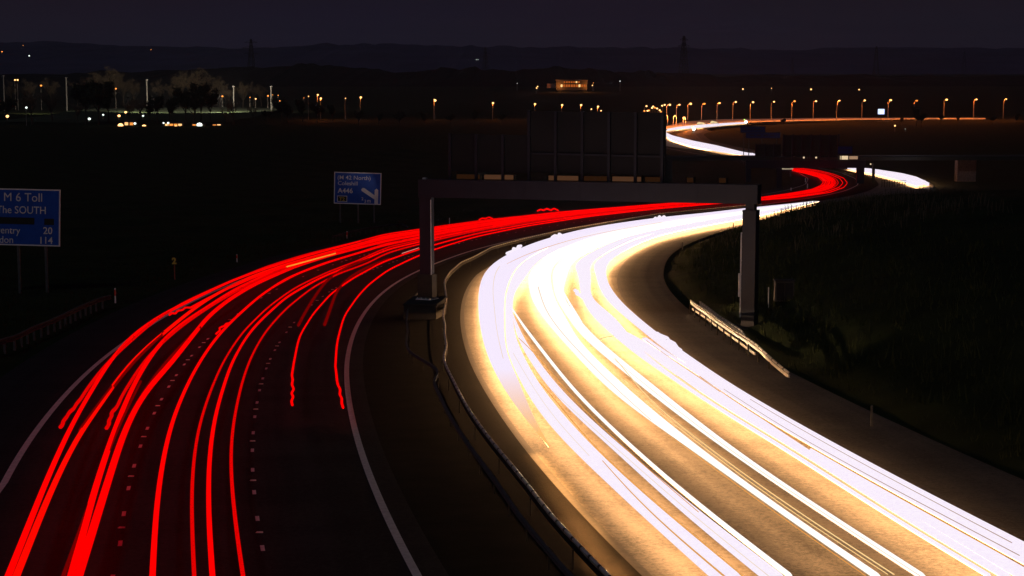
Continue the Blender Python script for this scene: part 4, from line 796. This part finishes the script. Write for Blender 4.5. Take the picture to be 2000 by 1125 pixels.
# two bright traffic signals at the distant road
for x,y,lab in ((1457,238,'dazzling white-green lamp where the distant white trail ends'),(1355,252,'dazzling white lamp on a post in front of the distant white trail')):
    p=atY(x,y,900 if x<1400 else 990); o=thing('signal_lamp',(p[0],p[1],-34.9),lab,'lamp'); m=MB(); m.tube([(p[0],p[1],-34.9),p],.3 if x<1400 else .15,6); m.build('post',M_SODPOST if False else M_POLE,o); m=MB(); m.ball(p,.75,8); m.build('lamp_head',emis('signal_white',(1,1,.9),8),o); m=MB(); m.ball(p+np.array((-.9,0,1.2)),.35,6); m.build('side_lamp',emis('signal_green',(.5,1,.15),2.5),o)
# illuminated billboard
p=atY(1721,224,1085.); r=thing('lit_billboard',(p[0],p[1],-35),'small glowing blue-white billboard between two lamps of the distant row','billboard')
m=MB(); m.box((p[0],p[1],atY(1721,218,1085)[2]),(3.9,.3,3.2)); m.build('screen',emis('screen_glow',(.55,.65,1),1.6),r); m=MB(); m.box((p[0],p[1]+.3,(p[2]-35)/2-1),(.4,.3,abs(-35-p[2])-2)); m.build('post',M_DGALV,r)
m=MB(); m.box((p[0]+.3,p[1]-.2,atY(1721,219,1085)[2]),(1.5,.05,1.3)); m.build('screen_picture',emis('screen_white',(1,1,1),2.),r)
# lit building on the far plain
YF=2100.; r=thing('lit_building',(atY(1115,170,YF)[0],YF,-35),'long low orange-lit building with two window bands on the far plain','building')
M_BOX=emis('lit_windows_dull',(1,.22,.03),.5)
M_BO=emis('lit_windows_orange',(1,.33,.06),1.3); M_BO2=emis('lit_windows_bright',(1,.55,.2),1.6); 
fb('wall',1086,157,1146,176,YF,14,M_DARK,r); fb('wing',1068,163,1085.5,172,YF+6,10,M_BRICK,r); fb('roof',1084,155.6,1148,157.2,YF,15,M_ROOF,r)
for k in range(7): fb('window',1101+k*4.7,158.8,1104+k*4.7,162,YF-7.2,.3,M_BOX if k!=5 else M_BO2,r)
for k in range(10): fb('window',1095+k*5,165,1098.6+k*5,170,YF-7.2,.3,M_BOX if k not in(0,7) else M_BO2,r)
for x,y,s in ((1093,168,1.6),(1148,168,1.)):
    p=atY(x,y,YF-12); l=bpy.data.lights.new('yard_light','POINT'); l.energy=7000; l.color=(1,.3,.06); l.shadow_soft_size=.6; q=bpy.data.objects.new('yard_light',l); COL.objects.link(q); q.parent=r; q.location=p-np.array(r.location)
# houses with lit windows by the left town lights
for i,(x0,x1,y0,y1,lab) in enumerate([(322,356,246,259,'low house with glowing amber windows, middle of the left town'),(374,398,248,268,'tall narrow lit house right of the amber house'),(415,432,249,257,'small cottage with golden windows, rightmost of the left town'),(242,262,242,249,'house with dull orange front beside the brightest left lamps')]):
    Y=985.+i*3; a=atY(x0,y1,Y); b=atY(x1,y0,Y); r=thing('house',((a[0]+b[0])/2,Y,zr(Y)),lab,'house','houses among the left town lights'); wz=(zr(Y),b[2])
    m=MB(); m.box(((a[0]+b[0])/2,Y+4,(wz[0]+wz[1])/2),(b[0]-a[0],8,wz[1]-wz[0])); m.build('wall',M_BRICK,r)
    m=MB(); rx0,rx1=a[0]-.4,b[0]+.4; m.add([(rx0,Y-.4,wz[1]),(rx1,Y-.4,wz[1]),(rx1,Y+8.4,wz[1]),(rx0,Y+8.4,wz[1]),(rx0,Y+4,wz[1]+2.2),(rx1,Y+4,wz[1]+2.2)],[(0,1,5,4),(2,3,4,5),(0,4,3),(1,2,5),(3,2,1,0)]); m.build('roof',M_ROOF,r)
    k=max(2,int((b[0]-a[0])/2.4))
    for j in range(k):
        m=MB(); m.box((a[0]+(j+.5)*(b[0]-a[0])/k,Y-.05,wz[0]+(wz[1]-wz[0])*(.45 if j%2 else .6)),(1.9,.1,2.2)); m.build('window',M_BO2 if (i+j)%3==0 else M_BO,r)

# ------------------------------------------------------------------ driving range nets, floodlights and lit lawn
for i,(x,t,b_) in enumerate([(9,148,215),(131,152,213),(288,156,192+20),(457,169,214),(530,169,214)]):
    Y=1290.-i*12; p=atY(x,b_,Y); q=atY(x,t,Y); r=thing('net_pole',(p[0],Y,zr(Y)),f'tall pale floodlit net pole at the left, {ORD[i]} from the left','pole','tall net poles of the floodlit range')
    m=MB(); m.tube([(p[0],Y,zr(Y)),(p[0],Y,q[2])],[.55,.42],8); m.build('mast',noisy('net_pole',(.20,.2,.19),(.28,.27,.26),1,.7),r); m=MB(); m.box((p[0],Y,q[2]),(1.6,.3,.3)); m.build('cross_arm',M_GALV,r)
m=MB(); nx_,ny_=40,14; vs=[]
for j in range(ny_+1):
    for i in range(nx_+1): X=atY(40,200,1100)[0]+i*(atY(560,200,1300)[0]-atY(40,200,1100)[0])/nx_; Yv=1035+j*265/ny_; vs.append((X,Yv,-34.9+.5*math.sin(X*.05)*math.sin(Yv*.04)+j*.12))
m.add(vs,[(j*(nx_+1)+i,j*(nx_+1)+i+1,(j+1)*(nx_+1)+i+1,(j+1)*(nx_+1)+i) for j in range(ny_) for i in range(nx_)]); struct(m.build('ground_lawn',noisy('lawn',(.01,.028,.006),(.03,.06,.012),.08,.95),smooth=True))
for i,(x,pw) in enumerate([(60,.5),(250,.8),(430,2.4),(300,.7)]):
    p=atY(x,190,1190.); l=bpy.data.lights.new('floodlight','SPOT'); l.energy=80000*pw; l.spot_size=math.radians(110); l.spot_blend=.6; l.color=(1,.86,.62); l.shadow_soft_size=.5
    r=thing('floodlight_mast',(p[0],p[1],-34.8),f'floodlight mast hidden among the trees of the driving range, {ORD[i]} from the left','floodlight','floodlight masts of the range'); m=MB(); m.tube([(p[0],p[1],-34.8),(p[0],p[1],-24)],.15,6); m.build('mast',M_POLE,r); m=MB(); m.box((p[0],p[1]+.2,-23.8),(1.2,.4,.5)); m.build('lamp_housing',M_DARK,r)
    q=bpy.data.objects.new('floodlight',l); COL.objects.link(q); q.parent=r; q.location=(0,1.,11.4); q.rotation_euler=(math.radians(78),0,0)

# ------------------------------------------------------------------ trees (bare winter crowns and dark evergreens)
def tree_mesh(kind,seed,Ht=18.):
    R=random.Random(seed); tr=MB(); cr_=MB()
    def branch(p,d,L,r,lv):
        n=3; pts=[p]; q=p.copy(); dd=d.copy()
        for i in range(n):
            dd=(dd+Vector((R.uniform(-.18,.18),R.uniform(-.18,.18),R.uniform(-.05,.15)))).normalized(); q=q+dd*(L/n); pts.append(q.copy())
        tr.tube(pts,[r*(1-.18*i) for i in range(n+1)],4 if lv>1 else 6,cap=False)
        if lv<4:
            for i in range(3 if lv else 6):
                a=R.uniform(0,6.28); tilt=R.uniform(.45,.95); ax=Vector((math.cos(a)*tilt,math.sin(a)*tilt,R.uniform(.3,.9))).normalized()
                branch(pts[R.choice([1,2,3]) if lv else R.choice([2,3,3])],(dd*.45+ax*.75).normalized(),L*R.uniform(.5,.72),r*.5,lv+1)
        if lv>=3:
            for k in range(9 if kind=='bare' else 16):
                c=pts[R.choice([1,2,3])]+Vector((R.gauss(0,.5),R.gauss(0,.5),R.gauss(0,.4))); e=Vector((R.gauss(0,1),R.gauss(0,1),R.gauss(.4,1))).normalized()*(R.uniform(.5,1.1)); wv=Vector((R.gauss(0,1),R.gauss(0,1),R.gauss(0,1))).normalized()*((.05 if kind=='bare' else .28))
                cr_.add([c-wv,c+wv,c+e+wv*.4,c+e-wv*.4],[(0,1,2,3)])
    branch(Vector((0,0,0)),Vector((0,0,1)),Ht*.42,Ht*.022,0)
    return tr,cr_
def mk(kind,seed):
    tr,cr_=tree_mesh(kind,seed); o=thing('tree',(0,0,0),'','tree')
    tr.build('trunk',M_BARK,o); cr_.build('crown',M_TWIG if kind=='bare' else M_LEAF,o); return o
protos=[mk('bare',11),mk('bare',12),mk('leaf',13),mk('leaf',14)]; used=[False]*4
spots=[]
# silhouettes in front of the lit range (px, base row, top row, depth, kind)
for x,t,b_,k in [(60,170,240,0),(12,190,238,2),(100,172,242,1),(165,160,240,2),(190,156,242,2),(210,165,240,3),(150,195,243,0),(250,190,240,0),(272,188,240,1),(305,186,240,2),(330,192,240,3),(290,200,243,3),(362,168,240,2),(390,165,242,3),(410,172,240,2),(378,180,243,2),(455,188,238,0),(440,210,238,1),(495,205,240,1),(520,215,244,2),(560,205,246,2),(590,195,244,3),(620,200,246,2),(650,205,246,3),(550,190,240,2)]:
    spots.append((x,t,1000.+(x*7)%60,k,'dark tree silhouetted in front of the floodlit range'))
# lit trees behind the range
for x,t,k in [(205,131,0),(225,136,1),(240,146,0),(180,142,1),(150,150,0),(100,152,1),(60,154,0),(262,155,1),(310,156,0),(350,140,1),(372,132,0),(390,140,1),(412,152,0),(428,150,1),(447,165,0),(474,160,1),(495,161,0),(510,165,1),(335,160,1),(20,158,0)]:
    spots.append((x,t,1370.+(x*13)%70,k,'pale bare tree lit by floodlights behind the net poles'))
for x,t,k in [(700,215,2),(740,222,3),(780,216,2),(830,220,3),(880,222,2),(925,215,3),(980,222,2),(1800,220,2),(1790,208,3),(1838,222,2),(1870,226,3),(1230,222,2),(1200,225,3),(1530,238,2),(1760,230,3),(1940,225,2),(1985,222,3)]:
    spots.append((x,t,960.+(x*11)%60,k,'dark bushy tree in the unlit middle fields'))
spots.sort(key=lambda s:s[0]); cn={}; tot={}
for s in spots: tot[s[4]]=tot.get(s[4],0)+1
for x,t,Y,k,lab in spots:
    p=atY(x,t,Y); Ht=max(4.,p[2]+35); o=protos[k] if not used[k] else copy_tree(protos[k]); used[k]=True
    o.location=(p[0],Y,-35); s=Ht/17.; o.scale=(s*1.15,s*1.15,s); o.rotation_euler=(0,0,(x*1.7)%6.28)
    cn[lab]=cn.get(lab,0)+1; o['label']=f'{lab}, {ORD[cn[lab]-1]} from the left'; o['group']={'d':'dark trees before the floodlit range','p':'floodlit bare trees behind the range'}.get(lab[0],'') if 'range' in lab or 'net' in lab else 'dark trees in the middle fields'

# ------------------------------------------------------------------ hills, pylons
def ridge(name,Y,prof,depth,mat,seed,rough):
    R=np.random.default_rng(seed); X=np.arange(-.36*Y,.36*Y,Y/420.); rows=np.interp(1000+F*X/Y,[p[0] for p in prof],[p[1] for p in prof])
    z=(YH-rows)/F*Y; jag=R.normal(0,rough,len(X)); jag=np.convolve(jag,[.25,.5,.25],'same')+np.convolve(R.normal(0,rough*2.,len(X)),np.ones(9)/9,'same'); z=z+jag
    m=MB(); vs=[];K=8
    for j in range(K+1):
        tt=j/K; hh=math.sin(tt*math.pi/2)**1.0
        for x,zz,jj in zip(X,z,jag): vs.append((x,Y-depth+depth*tt,-36+(zz+36)*hh+ (0 if j in(0,K) else jj*.6*hh*math.sin(j*3+x*.01))))
    for x,zz in zip(X,z): vs.append((x,Y+depth,-36))
    n=len(X); fs=[(j*n+i,j*n+i+1,(j+1)*n+i+1,(j+1)*n+i) for j in range(K+1) for i in range(n-1)]
    m.add(vs,fs); struct(m.build(name,mat,origin=(0,0,0)))
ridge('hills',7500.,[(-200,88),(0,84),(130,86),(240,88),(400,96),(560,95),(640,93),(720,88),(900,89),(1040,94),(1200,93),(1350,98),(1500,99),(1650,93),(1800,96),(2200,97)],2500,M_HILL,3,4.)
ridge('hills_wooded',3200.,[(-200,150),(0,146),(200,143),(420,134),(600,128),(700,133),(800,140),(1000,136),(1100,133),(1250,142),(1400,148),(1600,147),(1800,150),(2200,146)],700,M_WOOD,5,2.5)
def pylon():
    o=thing('pylon',(0,0,0),'','pylon'); m=MB(); H=46.; 
    def wd(z): return 3.6*(1-z/H)**.9+.6
    lv=[0,9,17,24,30,35,40,46]
    for a,b in zip(lv[:-1],lv[1:]):
        A,B=wd(a),wd(b); ca=[(-A,-A,a),(A,-A,a),(A,A,a),(-A,A,a)]; cb=[(-B,-B,b),(B,-B,b),(B,B,b),(-B,B,b)]
        for i in range(4): m.bar(ca[i],cb[i],.45); m.bar(ca[i],cb[(i+1)%4],.25); m.bar(ca[(i+1)%4],cb[i],.25)
    m.build('tower',M_DARK,o)
    for z,L in((30,8.5),(36,10.5),(42,7.5)):
        m=MB(); m.bar((-L,0,z),(L,0,z),.4); m.bar((-L,0,z),(0,0,z+2.6),.25); m.bar((L,0,z),(0,0,z+2.6),.25); m.build('cross_arm',M_DARK,o)
    return o
py=pylon(); pl_=[(490,76,3300.,'faint lattice pylon against the dusk sky, left of centre'),(948,92,4300.,'faint small lattice pylon above the near gantry'),(1336,70,3000.,'faint tall lattice pylon right of centre'),(1712,90,3900.,'faint lattice pylon above the long lamp row at the right'),(1884,100,4300.,'faint lattice pylon nearest the right edge'),(1548,112,4300.,'faint short lattice pylon between the two taller right ones')]
for i,(x,t,Y,lab) in enumerate(pl_):
    o=py if i==0 else copy_tree(py); p=atY(x,t,Y); o.location=(p[0],Y,-35); s=(p[2]+35)/46; o.scale=(s,s,s); o.rotation_euler=(0,0,.5+i*.2); o['label']=lab; o['group']='lattice pylons on the horizon'

# ------------------------------------------------------------------ grass on the banks (ground cover)
g=MB(); N=0
def blades(X,Y,n,hh,spread):
    z=ground_z(X,Y)
    for _ in range(n):
        x=X+rng.normal(0,spread); y=Y+rng.normal(0,spread); a=rng.uniform(0,6.28); w=.035; h=hh*rng.uniform(.5,1.2); lx,ly=rng.normal(0,.25)*h,rng.normal(0,.25)*h
        g.add([(x-w*math.cos(a),y-w*math.sin(a),z-.08),(x+w*math.cos(a),y+w*math.sin(a),z-.08),(x+lx,y+ly,z+h)],[(0,1,2)])
for _ in range(5200):
    i=int(rng.integers(20,170)); o_=hsR[i]+1.2+abs(rng.normal(0,9)); p=C[i]+CN[i]*o_
    blades(p[0],p[1],5,.32 if rng.random()<.8 else .75,.35)
for _ in range(3000):
    i=int(rng.integers(20,170)); o_=hsL[i]-.8-abs(rng.normal(0,9)); p=C[i]+CN[i]*o_
    blades(p[0],p[1],4,.28,.35)
struct(tag(g.build('grass',noisy('grass_blades',(.015,.02,.005),(.04,.048,.014),.6,.9,spec=.1),origin=(0,0,0)),'dark rough grass covering the verges and the cutting bank','grass'),'stuff')
g=MB()
for _ in range(260):
    i=int(rng.integers(75,150)); o_=hsR[i]+rng.uniform(3,24); p=C[i]+CN[i]*o_; 
    for _k in range(3):
        x=p[0]+rng.normal(0,.5); y=p[1]+rng.normal(0,.5); z=ground_z(x,y); h=rng.uniform(.4,1.0); g.bar((x,y,z-.1),(x+rng.normal(0,.12),y,z+h),.035)
struct(tag(g.build('dry_stalks',noisy('dry_stalk',(.05,.04,.022),(.10,.08,.045),2,.9),origin=(0,0,0)),'pale dry stalks standing in the grass of the right bank','dry stalks'),'stuff')

# ------------------------------------------------------------------ evening haze
hb=MB(); hb.box((0,7700,90),(19000,15700,262)); hz=bpy.data.materials.new('haze'); hz.use_nodes=True; t=hz.node_tree; t.nodes.remove(t.nodes['Principled BSDF'])
pv=t.nodes.new('ShaderNodeVolumePrincipled'); pv.inputs['Color'].default_value=(.8,.8,.9,1); pv.inputs['Density'].default_value=.00006; pv.inputs['Anisotropy'].default_value=.2
t.links.new(pv.outputs[0],t.nodes['Material Output'].inputs['Volume']); struct(hb.build('haze',hz,origin=(0,0,0)),'stuff')
